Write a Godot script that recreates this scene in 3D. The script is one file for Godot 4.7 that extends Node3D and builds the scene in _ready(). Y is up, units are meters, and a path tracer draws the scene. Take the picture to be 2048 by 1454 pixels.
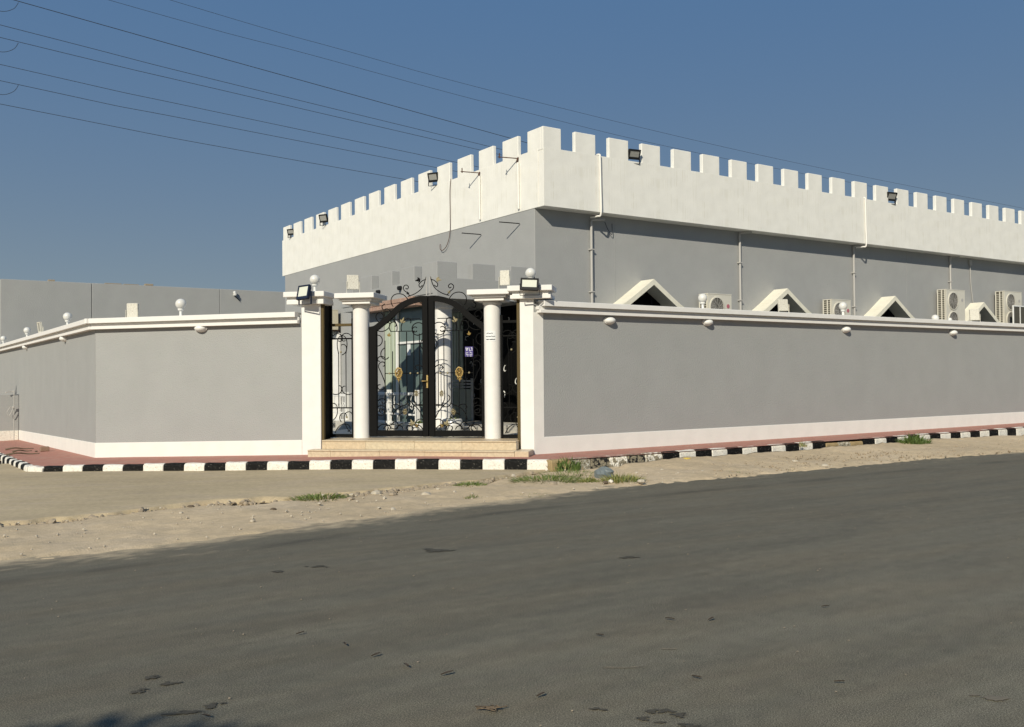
extends Node3D
# Corner compound: grey boundary walls with a chamfered gate, crenellated hall behind, kerb, sand verge and asphalt street.

const SQ := 0.0174532925
const W := Vector3(0.407, 0, -17.887)          # corner of the right gate pillar and the right wall
const BC := Vector3(0.746, 0, -20.765)         # near corner of the hall's parapet
const DR := Vector3(0.83, 0, -0.5577)          # along the right wall
const N := Vector3(0.5577, 0, 0.83)            # out of the right wall
const G := Vector3(0.9813, 0, 0.1925)          # along the gate front
const GN := Vector3(-0.1925, 0, 0.9813)        # out of the gate front
var RW := 33.9 * SQ
var RL := -56.1 * SQ
var RG := -11.1 * SQ
var L0 := W + G * -9.404                       # corner of the front panel and the side wall
var M := {}
var names := {}

func fw(s: float, y: float, o: float) -> Vector3: return W + DR * s + N * o + Vector3.UP * y
func fb(s: float, y: float, o: float) -> Vector3: return BC + DR * s + N * o + Vector3.UP * y
func fl(t: float, y: float, o: float) -> Vector3: return BC - N * t - DR * o + Vector3.UP * y
func fg(s: float, y: float, o: float) -> Vector3: return W + G * s + GN * o + Vector3.UP * y
func fs(t: float, y: float, o: float) -> Vector3: return L0 - N * t - DR * o + Vector3.UP * y

# ---------------------------------------------------------------- mesh builder
class MB:
	var st := SurfaceTool.new()
	var xf := Transform3D.IDENTITY
	func _init():
		st.begin(Mesh.PRIMITIVE_TRIANGLES)
		st.set_smooth_group(-1)
	func tri(a: Vector3, b: Vector3, c: Vector3, hint: Vector3):
		a = xf * a; b = xf * b; c = xf * c
		hint = xf.basis * hint
		var n := (c - a).cross(b - a)
		if n.dot(hint) < 0.0:
			var t := b; b = c; c = t
		st.add_vertex(a); st.add_vertex(b); st.add_vertex(c)
	func quad(a: Vector3, b: Vector3, c: Vector3, d: Vector3, hint: Vector3):
		tri(a, b, c, hint); tri(a, c, d, hint)
	func box(mn: Vector3, mx: Vector3, bev := 0.0):
		var ce := (mn + mx) * 0.5
		var h := (mx - mn) * 0.5
		var b := minf(bev, minf(h.x, minf(h.y, h.z)) * 0.49)
		var p := func(sx: float, sy: float, sz: float, ax: int) -> Vector3:
			var v := Vector3(sx * (h.x - b), sy * (h.y - b), sz * (h.z - b))
			v[ax] = [sx, sy, sz][ax] * h[ax]
			return ce + v
		for ax in 3:
			var u := (ax + 1) % 3
			var w := (ax + 2) % 3
			for s in [-1.0, 1.0]:
				var q := []
				for k in [[-1.0, -1.0], [1.0, -1.0], [1.0, 1.0], [-1.0, 1.0]]:
					var sg := [0.0, 0.0, 0.0]
					sg[ax] = s; sg[u] = k[0]; sg[w] = k[1]
					q.append(p.call(sg[0], sg[1], sg[2], ax))
				var hn := Vector3.ZERO
				hn[ax] = s
				quad(q[0], q[1], q[2], q[3], hn)
			if b > 0.0:
				for s1 in [-1.0, 1.0]:
					for s2 in [-1.0, 1.0]:
						var r := []
						for k in [[-1.0, u], [-1.0, w], [1.0, w], [1.0, u]]:
							var sg := [0.0, 0.0, 0.0]
							sg[ax] = k[0]; sg[u] = s1; sg[w] = s2
							r.append(p.call(sg[0], sg[1], sg[2], k[1]))
						var hn := Vector3.ZERO
						hn[u] = s1; hn[w] = s2
						quad(r[0], r[1], r[2], r[3], hn)
		if b > 0.0:
			for sx in [-1.0, 1.0]:
				for sy in [-1.0, 1.0]:
					for sz in [-1.0, 1.0]:
						tri(p.call(sx, sy, sz, 0), p.call(sx, sy, sz, 1), p.call(sx, sy, sz, 2), Vector3(sx, sy, sz))
	# round bar along a path
	func tube(pts: Array, r: float, sides := 6, r2 := -1.0):
		st.set_smooth_group(0)
		if r2 < 0.0: r2 = r
		var rings := []
		var n := pts.size()
		var up := Vector3(0.13, 0.2, 0.97).normalized()
		for i in n:
			var d: Vector3 = (pts[mini(i + 1, n - 1)] - pts[maxi(i - 1, 0)]).normalized()
			if absf(d.dot(up)) > 0.95: up = Vector3(0.9, 0.3, 0.1).normalized()
			var a := d.cross(up).normalized()
			var b := a.cross(d).normalized()
			up = b
			var rr := lerpf(r, r2, float(i) / maxf(1.0, n - 1.0))
			var ring := []
			for k in sides:
				var t := TAU * k / sides
				ring.append(pts[i] + (a * cos(t) + b * sin(t)) * rr)
			rings.append(ring)
		for i in n - 1:
			for k in sides:
				var k2 := (k + 1) % sides
				var m: Vector3 = (rings[i][k] + rings[i][k2]) * 0.5 - (pts[i] as Vector3)
				quad(rings[i][k], rings[i][k2], rings[i + 1][k2], rings[i + 1][k], m)
		st.set_smooth_group(-1)
		for e in [0, n - 1]:
			var d: Vector3 = (pts[0] - pts[1]) if e == 0 else (pts[n - 1] - pts[n - 2])
			for k in range(1, sides - 1):
				tri(rings[e][0], rings[e][k], rings[e][k + 1], d)
	# flat bar (rectangular section) along a path in a plane z = const: w in the plane, dz deep
	func bar(pts: Array, w: float, dz: float):
		st.set_smooth_group(-1)
		var n := pts.size()
		var l := []
		var r := []
		for i in n:
			var d: Vector3 = (pts[mini(i + 1, n - 1)] - pts[maxi(i - 1, 0)]).normalized()
			var s := Vector3(-d.y, d.x, 0) * w * 0.5
			l.append(pts[i] + s); r.append(pts[i] - s)
		var z := Vector3(0, 0, dz * 0.5)
		for i in n - 1:
			quad(l[i] + z, r[i] + z, r[i + 1] + z, l[i + 1] + z, Vector3(0, 0, 1))
			quad(l[i] - z, r[i] - z, r[i + 1] - z, l[i + 1] - z, Vector3(0, 0, -1))
			quad(l[i] - z, l[i] + z, l[i + 1] + z, l[i + 1] - z, l[i] - r[i])
			quad(r[i] - z, r[i] + z, r[i + 1] + z, r[i + 1] - z, r[i] - l[i])
		quad(l[0] - z, l[0] + z, r[0] + z, r[0] - z, pts[0] - pts[1])
		quad(l[n - 1] - z, l[n - 1] + z, r[n - 1] + z, r[n - 1] - z, pts[n - 1] - pts[n - 2])
	func lathe(prof: Array, seg := 24, c := Vector3.ZERO, smooth := false):
		for i in prof.size() - 1:
			var a: Vector2 = prof[i]
			var b: Vector2 = prof[i + 1]
			if a.distance_to(b) < 0.00001: continue
			st.set_smooth_group(1 if smooth else i + 1)
			var nn := Vector2(b.y - a.y, a.x - b.x)
			for k in seg:
				var t0 := TAU * k / seg
				var t1 := TAU * (k + 1) / seg
				var tm := (t0 + t1) * 0.5
				var p := func(v: Vector2, t: float) -> Vector3: return c + Vector3(v.x * cos(t), v.y, v.x * sin(t))
				var hint := Vector3(nn.x * cos(tm), nn.y, nn.x * sin(tm))
				if a.x < 0.00001: tri(p.call(a, t0), p.call(b, t0), p.call(b, t1), hint)
				elif b.x < 0.00001: tri(p.call(a, t0), p.call(b, t0), p.call(a, t1), hint)
				else: quad(p.call(a, t0), p.call(b, t0), p.call(b, t1), p.call(a, t1), hint)
		st.set_smooth_group(-1)
	func ball(c: Vector3, r: float, seg := 24, rows := 14, sy := 1.0):
		var pr := []
		for i in rows + 1:
			var t := -PI / 2 + PI * i / rows
			pr.append(Vector2(maxf(0.0, cos(t)) * r, sin(t) * r * sy))
		pr[0].x = 0.0; pr[rows].x = 0.0
		lathe(pr, seg, c, true)
	# outline in x,y pushed from z0 to z1
	func prism(poly: Array, z0: float, z1: float):
		var pp := PackedVector2Array(poly)
		var id := Geometry2D.triangulate_polygon(pp)
		for i in range(0, id.size(), 3):
			for z in [z0, z1]:
				var q := []
				for k in 3: q.append(Vector3(pp[id[i + k]].x, pp[id[i + k]].y, z))
				tri(q[0], q[1], q[2], Vector3(0, 0, 1.0 if z == maxf(z0, z1) else -1.0))
		var area := 0.0
		for i in pp.size():
			area += pp[i].cross(pp[(i + 1) % pp.size()])
		for i in pp.size():
			var a := pp[i]
			var b := pp[(i + 1) % pp.size()]
			var o := Vector2(b.y - a.y, a.x - b.x) * signf(area)
			quad(Vector3(a.x, a.y, z0), Vector3(b.x, b.y, z0), Vector3(b.x, b.y, z1), Vector3(a.x, a.y, z1), Vector3(o.x, o.y, 0))
	func mesh() -> ArrayMesh:
		st.generate_normals()
		return st.commit()

func numbered(n: String) -> String:
	if not names.has(n):
		names[n] = 0
		return n
	names[n] += 1
	return "%s_%03d" % [n, names[n]]

func obj(called: String, mb, mat: Material, parent: Node = self, at := Vector3.ZERO, turn := 0.0) -> MeshInstance3D:
	var o := MeshInstance3D.new()
	o.mesh = mb.mesh() if mb is MB else mb
	o.material_override = mat
	o.name = numbered(called) if parent == self else called
	parent.add_child(o, true)
	o.position = at
	o.rotation.y = turn
	return o

func tag(o: Node, label: String, category: String, group := "", kind := ""):
	o.set_meta("label", label)
	o.set_meta("category", category)
	if group: o.set_meta("group", group)
	if kind: o.set_meta("kind", kind)

func thing(called: String, label: String, category: String, at := Vector3.ZERO, turn := 0.0, group := "", kind := "") -> Node3D:
	var o := Node3D.new()
	o.name = numbered(called)
	add_child(o)
	o.position = at
	o.rotation.y = turn
	tag(o, label, category, group, kind)
	return o

func copy(src: Node3D, label: String, at: Vector3, turn: float, scl := 1.0) -> Node3D:
	var o: Node3D = src.duplicate()
	var base := String(src.name)
	if base.length() > 4 and base.substr(base.length() - 4, 1) == "_" and base.right(3).is_valid_int(): base = base.left(-4)
	o.name = numbered(base)
	add_child(o)
	o.position = at
	o.rotation.y = turn
	o.scale = Vector3.ONE * scl
	o.set_meta("label", label)
	return o

func boxm(mn: Vector3, mx: Vector3, bev := 0.006) -> MB:
	var m := MB.new()
	m.box(mn, mx, bev)
	return m

func spline(ctrl: Array, step := 6) -> Array:
	var out := []
	var n := ctrl.size()
	for i in n - 1:
		var p0 = ctrl[maxi(i - 1, 0)]
		var p1 = ctrl[i]
		var p2 = ctrl[i + 1]
		var p3 = ctrl[mini(i + 2, n - 1)]
		for k in step:
			var t := float(k) / step
			out.append(0.5 * (2.0 * p1 + (p2 - p0) * t + (2.0 * p0 - 5.0 * p1 + 4.0 * p2 - p3) * t * t + (3.0 * p1 - p0 - 3.0 * p2 + p3) * t * t * t))
	out.append(ctrl[n - 1])
	return out

# a wrought-iron curve: starts at p heading ang, each leg [length, curvature at start, curvature at end]
func curl(p: Vector2, ang: float, legs: Array) -> Array:
	var out := [Vector3(p.x, p.y, 0)]
	for leg in legs:
		var n := maxi(6, int(leg[0] / 0.022))
		for i in n:
			var k := lerpf(leg[1], leg[2], (i + 0.5) / n)
			var d: float = leg[0] / n
			ang += k * d * 0.5
			p += Vector2(cos(ang), sin(ang)) * d
			ang += k * d * 0.5
			out.append(Vector3(p.x, p.y, 0))
	return out

# ---------------------------------------------------------------- materials
func lin(r: float, g: float, b: float) -> Color: return Color(r, g, b).linear_to_srgb()

func noise(seed_: int, freq: float, oct := 4, kind := FastNoiseLite.TYPE_SIMPLEX_SMOOTH) -> FastNoiseLite:
	var n := FastNoiseLite.new()
	n.seed = seed_
	n.frequency = freq
	n.noise_type = kind
	n.fractal_octaves = oct
	return n

func field(n: FastNoiseLite, size: int) -> PackedByteArray:
	var im := n.get_seamless_image(size, size, false, false, 0.15, true)
	im.convert(Image.FORMAT_L8)
	return im.get_data()

func img(size: int, fn: Callable) -> ImageTexture:
	var d := PackedByteArray()
	d.resize(size * size * 3)
	for y in size:
		for x in size:
			var c: Color = fn.call(x, y, y * size + x)
			var k := (y * size + x) * 3
			d[k] = clampi(int(c.r * 255.0), 0, 255)
			d[k + 1] = clampi(int(c.g * 255.0), 0, 255)
			d[k + 2] = clampi(int(c.b * 255.0), 0, 255)
	return ImageTexture.create_from_image(Image.create_from_data(size, size, false, Image.FORMAT_RGB8, d))

func nmap(bytes: PackedByteArray, size: int, strength: float) -> ImageTexture:
	var im := Image.create_from_data(size, size, false, Image.FORMAT_L8, bytes)
	im.convert(Image.FORMAT_RGBA8)
	im.bump_map_to_normal_map(strength)
	return ImageTexture.create_from_image(im)

func mat(c: Color, rough := 0.8, tex: Texture2D = null, scale := 1.0, nrm: Texture2D = null, nscale := 0.5, metal := 0.0, off := Vector3.ZERO) -> StandardMaterial3D:
	var m := StandardMaterial3D.new()
	m.albedo_color = c
	m.roughness = rough
	m.metallic = metal
	if tex or nrm:
		m.uv1_triplanar = true
		m.uv1_triplanar_sharpness = 6.0
		m.uv1_scale = Vector3.ONE * scale
		m.uv1_offset = off
	if tex: m.albedo_texture = tex
	if nrm:
		m.normal_enabled = true
		m.normal_texture = nrm
		m.normal_scale = nscale
	return m

func make_materials():
	var S := 512
	var fine := field(noise(3, 0.09, 4), S)
	var fine2 := field(noise(11, 0.22, 3), S)
	var patch := field(noise(5, 0.008, 5), S)
	var patch2 := field(noise(8, 0.02, 4), S)
	var stucco_n := nmap(fine2, S, 3.0)
	var grain_n := nmap(fine, S, 4.0)
	var chip0 := field(noise(77, 0.03, 4), S)
	# painted plaster: small mottling, a few scuffs
	var paint := img(S, func(_x, _y, i):
		var v := 0.965 + (patch[i] - 128) / 128.0 * 0.014 + (fine2[i] - 128) / 128.0 * 0.016
		if patch2[i] > 214 and fine[i] > 160: v -= 0.035
		if chip0[i] > 240: v += 0.02
		return Color(v, v * (0.998 + (patch2[i] - 128) / 128.0 * 0.004), v * 0.995))
	# white plaster with dried dust runs
	var st1 := noise(21, 0.05, 3)
	var runs := PackedFloat32Array()
	for x in S:
		var a := st1.get_noise_2d(cos(TAU * x / S) * 300.0, sin(TAU * x / S) * 300.0)
		runs.append(clampf((a - 0.12) * 3.2, 0.0, 1.0))
	var washed := img(S, func(x, y, i):
		var v := 0.965 + (fine2[i] - 128) / 128.0 * 0.018 + (patch[i] - 128) / 128.0 * 0.02
		var wob: int = (x + int((patch2[(y * S + 7) % (S * S)] - 128) * 0.03)) % S
		var d: float = runs[(wob + S) % S] * clampf((patch[(y * S + (x >> 4) * 8) % (S * S)] - 90) / 90.0, 0.0, 1.0)
		v -= d * 0.055
		return Color(v, v * (1.0 - d * 0.006), v * (0.985 - d * 0.03)))
	M.white = mat(lin(0.86, 0.85, 0.82), 0.85, washed, 0.42, stucco_n, 0.25)
	M.white_trim = mat(lin(0.81, 0.80, 0.775), 0.8, paint, 0.9, stucco_n, 0.2)
	M.white_lower = mat(lin(0.83, 0.82, 0.78), 0.85, paint, 0.5, stucco_n, 0.3)
	M.grey = mat(lin(0.365, 0.372, 0.37), 0.85, paint, 0.35, stucco_n, 0.3)
	M.grey_wall = mat(lin(0.352, 0.361, 0.358), 0.85, paint, 0.27, stucco_n, 0.3, 0.0, Vector3(0.3, 0.7, 0.1))
	M.cream = mat(lin(0.80, 0.77, 0.67), 0.85, washed, 0.9, stucco_n, 0.2)
	# asphalt
	var A := 1024
	var ag := field(noise(31, 0.16, 2, FastNoiseLite.TYPE_CELLULAR), A)
	var ag2 := field(noise(33, 0.24, 3), A)
	var ag3 := field(noise(35, 0.012, 4), A)
	var asphalt := img(A, func(_x, _y, i):
		var v := 0.775 + (ag2[i] - 128) / 128.0 * 0.40 + (ag3[i] - 128) / 128.0 * 0.03
		if ag[i] < 62 and ag2[i] > 116: v += 0.22
		if ag[i] > 200: v -= 0.12
		return Color(v, v * 0.99, v * 0.975))
	M.asphalt = mat(Color.WHITE, 0.88, asphalt, 0.42, nmap(ag2, A, 3.0), 0.3)
	M.asphalt.vertex_color_use_as_albedo = true
	M.asphalt.uv1_world_triplanar = true
	# sand and concrete apron
	var sandt := img(S, func(_x, _y, i):
		var v := 0.86 + (fine2[i] - 128) / 128.0 * 0.10 + (patch2[i] - 128) / 128.0 * 0.05
		if fine[i] > 208: v += 0.10
		if fine[i] < 44: v -= 0.12
		return Color(v, v * 0.99, v * 0.97))
	M.sand = mat(Color.WHITE, 0.95, sandt, 0.75, grain_n, 0.35)
	M.sand.vertex_color_use_as_albedo = true
	M.sand.uv1_world_triplanar = true
	M.apron = mat(Color.WHITE, 0.92, sandt, 0.9, grain_n, 0.2)
	M.apron.vertex_color_use_as_albedo = true
	M.apron.uv1_world_triplanar = true
	# red pavement
	var redt := img(S, func(_x, _y, i):
		var v := 0.92 + (fine2[i] - 128) / 128.0 * 0.07 + (patch2[i] - 128) / 128.0 * 0.05
		var d := clampf((patch[i] - 120) / 130.0, 0.0, 1.0) * 0.6
		return Color(v, v * (1.0 + d * 0.2), v * (1.0 + d * 0.22)))
	M.red_paving = mat(lin(0.485, 0.225, 0.17), 0.9, redt, 0.5, grain_n, 0.5)
	M.red_paving.uv1_world_triplanar = true
	# marble steps
	var veins := noise(41, 0.012, 5)
	veins.fractal_type = FastNoiseLite.FRACTAL_RIDGED
	var vn := field(veins, S)
	var marble := img(S, func(_x, _y, i):
		var v := 0.93 + (patch2[i] - 128) / 128.0 * 0.06
		var k := clampf((vn[i] - 170) / 85.0, 0.0, 1.0) * 0.16
		return Color(v - k * 0.5, v - k * 0.75, v - k))
	for i in 4:
		M["marble%d" % i] = mat(lin(0.645, 0.545 - 0.01 * i, 0.385 - 0.012 * i), 0.42, marble, 1.1, null, 0.5, 0.0, Vector3(0.27 * i, 0.61 * i, 0.43 * i))
	# kerb paints, worn through to concrete
	var chip := field(noise(51, 0.035, 5), S)
	var crack_n := noise(53, 0.018, 4)
	crack_n.fractal_type = FastNoiseLite.FRACTAL_RIDGED
	var crk := field(crack_n, S)
	var kw := img(S, func(_x, _y, i):
		if crk[i] > 236: return Color(0.36, 0.33, 0.29)
		if chip[i] < 52: return Color(0.66, 0.55, 0.46)
		var v := 0.88 + (fine2[i] - 128) / 128.0 * 0.05 + (patch2[i] - 128) / 128.0 * 0.06
		return Color(v, v * 0.985, v * 0.94))
	var kb := img(S, func(_x, _y, i):
		if chip[i] < 46 and fine[i] > 90: return Color(0.58, 0.56, 0.52)
		var v := 0.10 + (fine2[i] - 128) / 128.0 * 0.025 + clampf((patch2[i] - 150) / 100.0, 0.0, 1.0) * 0.10
		return Color(v, v * 1.0, v * 0.98))
	var kc := img(S, func(_x, _y, i):
		var v := 0.60 + (fine2[i] - 128) / 128.0 * 0.12 + (patch2[i] - 128) / 128.0 * 0.10
		if chip[i] < 84: return Color(v * 1.35, v * 1.33, v * 1.25)
		if chip[i] > 196: return Color(0.12, 0.12, 0.11)
		return Color(v, v * 0.95, v * 0.82))
	for i in 5:
		var o := Vector3(0.37 * i + 0.1, 0.59 * i, 0.23 * i)
		M["kerb_white%d" % i] = mat(Color(1, 1, 1), 0.8, kw, 1.3, grain_n, 0.6, 0.0, o)
		M["kerb_black%d" % i] = mat(Color(1, 1, 1), 0.6, kb, 1.3, grain_n, 0.6, 0.0, o)
		M["kerb_bare%d" % i] = mat(Color(1, 1, 1), 0.95, kc, 0.9, grain_n, 1.2, 0.0, o)
	for q in [["worn_white", 0.92, 0.90, 0.85, 150], ["worn_black", 0.10, 0.10, 0.098, 140]]:
		var wt := img(S, func(x, y, i):
			var k := chip[i] * 0.75 + crk[(i * 7 + 999) % (S * S)] * 0.08 + fine2[i] * 0.2
			if k > q[4] - 18: 
				var v := 0.55 + (fine2[i] - 128) / 128.0 * 0.10
				return Color(v, v * 0.94, v * 0.80)
			var u := 1.0 + (fine2[i] - 128) / 128.0 * 0.06
			return Color(q[1] * u, q[2] * u, q[3] * u))
		for i in 3: M[q[0] + str(i)] = mat(Color(1, 1, 1), 0.9, wt, 0.45, grain_n, 1.0, 0.0, Vector3(0.31 * i + 0.2, 0.53 * i, 0.17 * i))
	M.kerb_yellow = mat(lin(0.50, 0.38, 0.20), 0.9, sandt, 2.0, grain_n, 0.8)
	# metals, plastics, glass
	M.iron = mat(lin(0.005, 0.005, 0.005), 0.6, null, 1.0, grain_n, 0.15)
	M.iron.uv1_scale = Vector3.ONE * 3.0
	M.rust = mat(lin(0.12, 0.055, 0.03), 0.85, sandt, 6.0)
	M.bronze = mat(lin(0.10, 0.075, 0.035), 0.5)
	M.gold = mat(lin(0.52, 0.37, 0.13), 0.4, sandt, 9.0, grain_n, 0.6, 0.3)
	M.gold_pale = mat(lin(0.40, 0.35, 0.21), 0.5, sandt, 9.0)
	M.black_plastic = mat(lin(0.016, 0.017, 0.019), 0.45)
	M.navy = mat(lin(0.018, 0.026, 0.05), 0.4)
	M.lamp_glass = mat(lin(0.30, 0.30, 0.28), 0.12)
	M.lamp_glass_bright = mat(lin(0.62, 0.64, 0.55), 0.2)
	M.globe = mat(lin(0.66, 0.655, 0.62), 0.25)
	M.bulk = mat(lin(0.74, 0.74, 0.71), 0.45)
	M.ac = mat(lin(0.68, 0.655, 0.57), 0.5, paint, 1.6)
	M.ac_stained = mat(lin(0.66, 0.62, 0.50), 0.6, sandt, 2.5)
	M.coil = mat(lin(0.11, 0.105, 0.085), 0.8, sandt, 7.0)
	M.weathered = mat(lin(0.78, 0.78, 0.75), 0.6, kw, 2.2, null, 0.5, 0.0, Vector3(0.2, 0.4, 0.1))
	M.pipe = mat(lin(0.46, 0.45, 0.43), 0.5, paint, 1.0)
	M.pipe_white = mat(lin(0.84, 0.82, 0.77), 0.5, paint, 1.0)
	M.wire = mat(lin(0.045, 0.05, 0.06), 1.0)
	for k in ["iron", "black_plastic", "navy", "wire", "bronze"]: M[k].metallic_specular = 0.22 if k != "wire" else 0.0
	for k in 5: M["kerb_black%d" % k].metallic_specular = 0.2
	M.dark_glass = mat(lin(0.02, 0.032, 0.034), 0.08)
	M.black_glass = mat(lin(0.005, 0.005, 0.005), 0.5)
	M.black_glass.metallic_specular = 0.15
	M.teal_glass = mat(lin(0.12, 0.165, 0.158), 0.15)
	M.teal_glass.metallic_specular = 0.35
	M.green_frame = mat(lin(0.47, 0.53, 0.42), 0.45)
	M.pale_panel = mat(lin(0.62, 0.66, 0.57), 0.5)
	M.white_metal = mat(lin(0.78, 0.78, 0.75), 0.45)
	M.paper = mat(lin(0.76, 0.78, 0.78), 0.8)
	M.ink = mat(lin(0.03, 0.035, 0.05), 0.8)
	M.purple = mat(lin(0.05, 0.035, 0.19), 0.5)
	M.logo_red = mat(lin(0.45, 0.14, 0.17), 0.5)
	M.floor_tile = mat(lin(0.66, 0.63, 0.56), 0.6, marble, 0.8)
	M.pink_stone = mat(lin(0.52, 0.36, 0.31), 0.9, kw, 2.0, grain_n, 1.0)
	M.bag = mat(lin(0.21, 0.25, 0.265), 0.5, sandt, 3.0)
	M.yellow_wrap = mat(lin(0.62, 0.45, 0.07), 0.6)
	M.litter = mat(lin(0.74, 0.70, 0.64), 0.7)
	M.stone = mat(lin(0.46, 0.385, 0.29), 0.95, sandt, 3.0, grain_n, 1.0)
	M.stone_dark = mat(lin(0.17, 0.13, 0.09), 0.95, sandt, 3.0, grain_n, 1.0)
	M.stone_pale = mat(lin(0.66, 0.60, 0.50), 0.95, sandt, 3.0, grain_n, 1.0)
	M.brick = mat(lin(0.36, 0.24, 0.18), 0.9, sandt, 4.0, grain_n, 0.8)
	M.dry = mat(lin(0.055, 0.038, 0.024), 0.8)
	M.dry_pale = mat(lin(0.15, 0.11, 0.07), 0.85)
	M.tar = mat(lin(0.09, 0.082, 0.062), 0.8, sandt, 4.0, grain_n, 1.2)
	M.chalk = mat(lin(0.22, 0.195, 0.15), 0.9, sandt, 4.0)
	var gi := 0
	for c in [[0.115, 0.15, 0.035], [0.085, 0.13, 0.028], [0.20, 0.20, 0.06]]:
		var m := mat(lin(c[0], c[1], c[2]), 0.7)
		m.backlight_enabled = true
		m.backlight = lin(c[0] * 0.5, c[1] * 0.6, c[2] * 0.3)
		M["grass%d" % gi] = m
		gi += 1
	M.dry_grass = mat(lin(0.33, 0.25, 0.12), 0.85)
	M.bark = mat(lin(0.10, 0.075, 0.05), 0.95, sandt, 2.0, grain_n, 1.5)

# ---------------------------------------------------------------- ground heights
func yg(x: float, _z: float) -> float:
	return -0.06 - 0.010 * clampf(-2.2 - x, 0.0, 6.8) - 0.042 * clampf(-9.0 - x, 0.0, 25.0) - 0.003 * clampf(x - 3.0, 0.0, 60.0)

var road_x := [-60.0, -14.0, -8.0, -4.83, -4.09, -3.28, -2.42, -1.4, -0.18, 0.52, 2.1, 3.94, 8.06, 10.95, 80.0]
var road_z := [-4.4, -6.6, -7.6, -8.78, -9.22, -9.78, -10.58, -11.52, -12.66, -13.21, -14.32, -15.51, -18.28, -20.0, -66.0]
var apron_x := [-80.0, -14.0, -9.0, -6.19, -5.44, -5.21, -4.22, -3.27, -2.91, -2.37, -1.36, -0.53, 0.12, 0.48, 1.2]
var apron_z := [-9.2, -10.2, -10.9, -11.25, -11.58, -11.76, -12.9, -13.08, -13.37, -13.55, -14.45, -15.08, -16.1, -16.5, -17.4]
# front kerb: not quite parallel to the gate
const KP := Vector3(0.14, 0, -16.7)
const KD := Vector3(-0.9934, 0, -0.1143)       # leftwards along the kerb
const KN := Vector3(-0.1143, 0, 0.9934)
var RK := -6.56 * SQ

func meet(p: Vector3, n: Vector3, o: float, q: Vector3, m: Vector3, w: float) -> Vector3:
	# where the line o in front of p (normal n) meets the line w in front of q (normal m)
	var a := p.dot(n) + o
	var b := q.dot(m) + w
	var det := n.x * m.z - n.z * m.x
	return Vector3((a * m.z - b * n.z) / det, 0, (n.x * b - m.x * a) / det)

func along(xs: Array, zs: Array, x: float) -> float:
	for i in xs.size() - 1:
		if x < xs[i + 1]: return lerpf(zs[i], zs[i + 1], (x - xs[i]) / (xs[i + 1] - xs[i]))
	return zs[-1]

func coords(a0: float, a1: float, step: float, outer: Array) -> Array:
	var v := []
	for o in outer:
		if o < a0 - 0.5: v.append(o)
	var x := a0
	while x <= a1 + 0.001:
		v.append(x)
		x += step
	for o in outer:
		if o > a1 + 0.5: v.append(o)
	return v

func sheet(xs: Array, zs: Array, hf: Callable, cf: Callable, keep = null) -> ArrayMesh:
	var vs := PackedVector3Array()
	var cs := PackedColorArray()
	var ix := PackedInt32Array()
	var nx := xs.size()
	for z in zs:
		for x in xs:
			var p: Vector3 = hf.call(x, z)
			vs.append(p)
			cs.append(cf.call(p))
	for j in zs.size() - 1:
		for i in nx - 1:
			if keep != null and not keep.call((xs[i] + xs[i + 1]) * 0.5, (zs[j] + zs[j + 1]) * 0.5): continue
			var a := j * nx + i
			ix.append_array(PackedInt32Array([a, a + 1, a + nx, a + 1, a + nx + 1, a + nx]))
	var ns := PackedVector3Array()
	ns.resize(vs.size())
	for k in range(0, ix.size(), 3):
		var n := (vs[ix[k + 2]] - vs[ix[k]]).cross(vs[ix[k + 1]] - vs[ix[k]])
		for q in 3: ns[ix[k + q]] += n
	for k in ns.size(): ns[k] = ns[k].normalized() if ns[k].length() > 0.0 else Vector3.UP
	var arr := []
	arr.resize(Mesh.ARRAY_MAX)
	arr[Mesh.ARRAY_VERTEX] = vs
	arr[Mesh.ARRAY_NORMAL] = ns
	arr[Mesh.ARRAY_COLOR] = cs
	arr[Mesh.ARRAY_INDEX] = ix
	var m := ArrayMesh.new()
	m.add_surface_from_arrays(Mesh.PRIMITIVE_TRIANGLES, arr)
	return m

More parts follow.
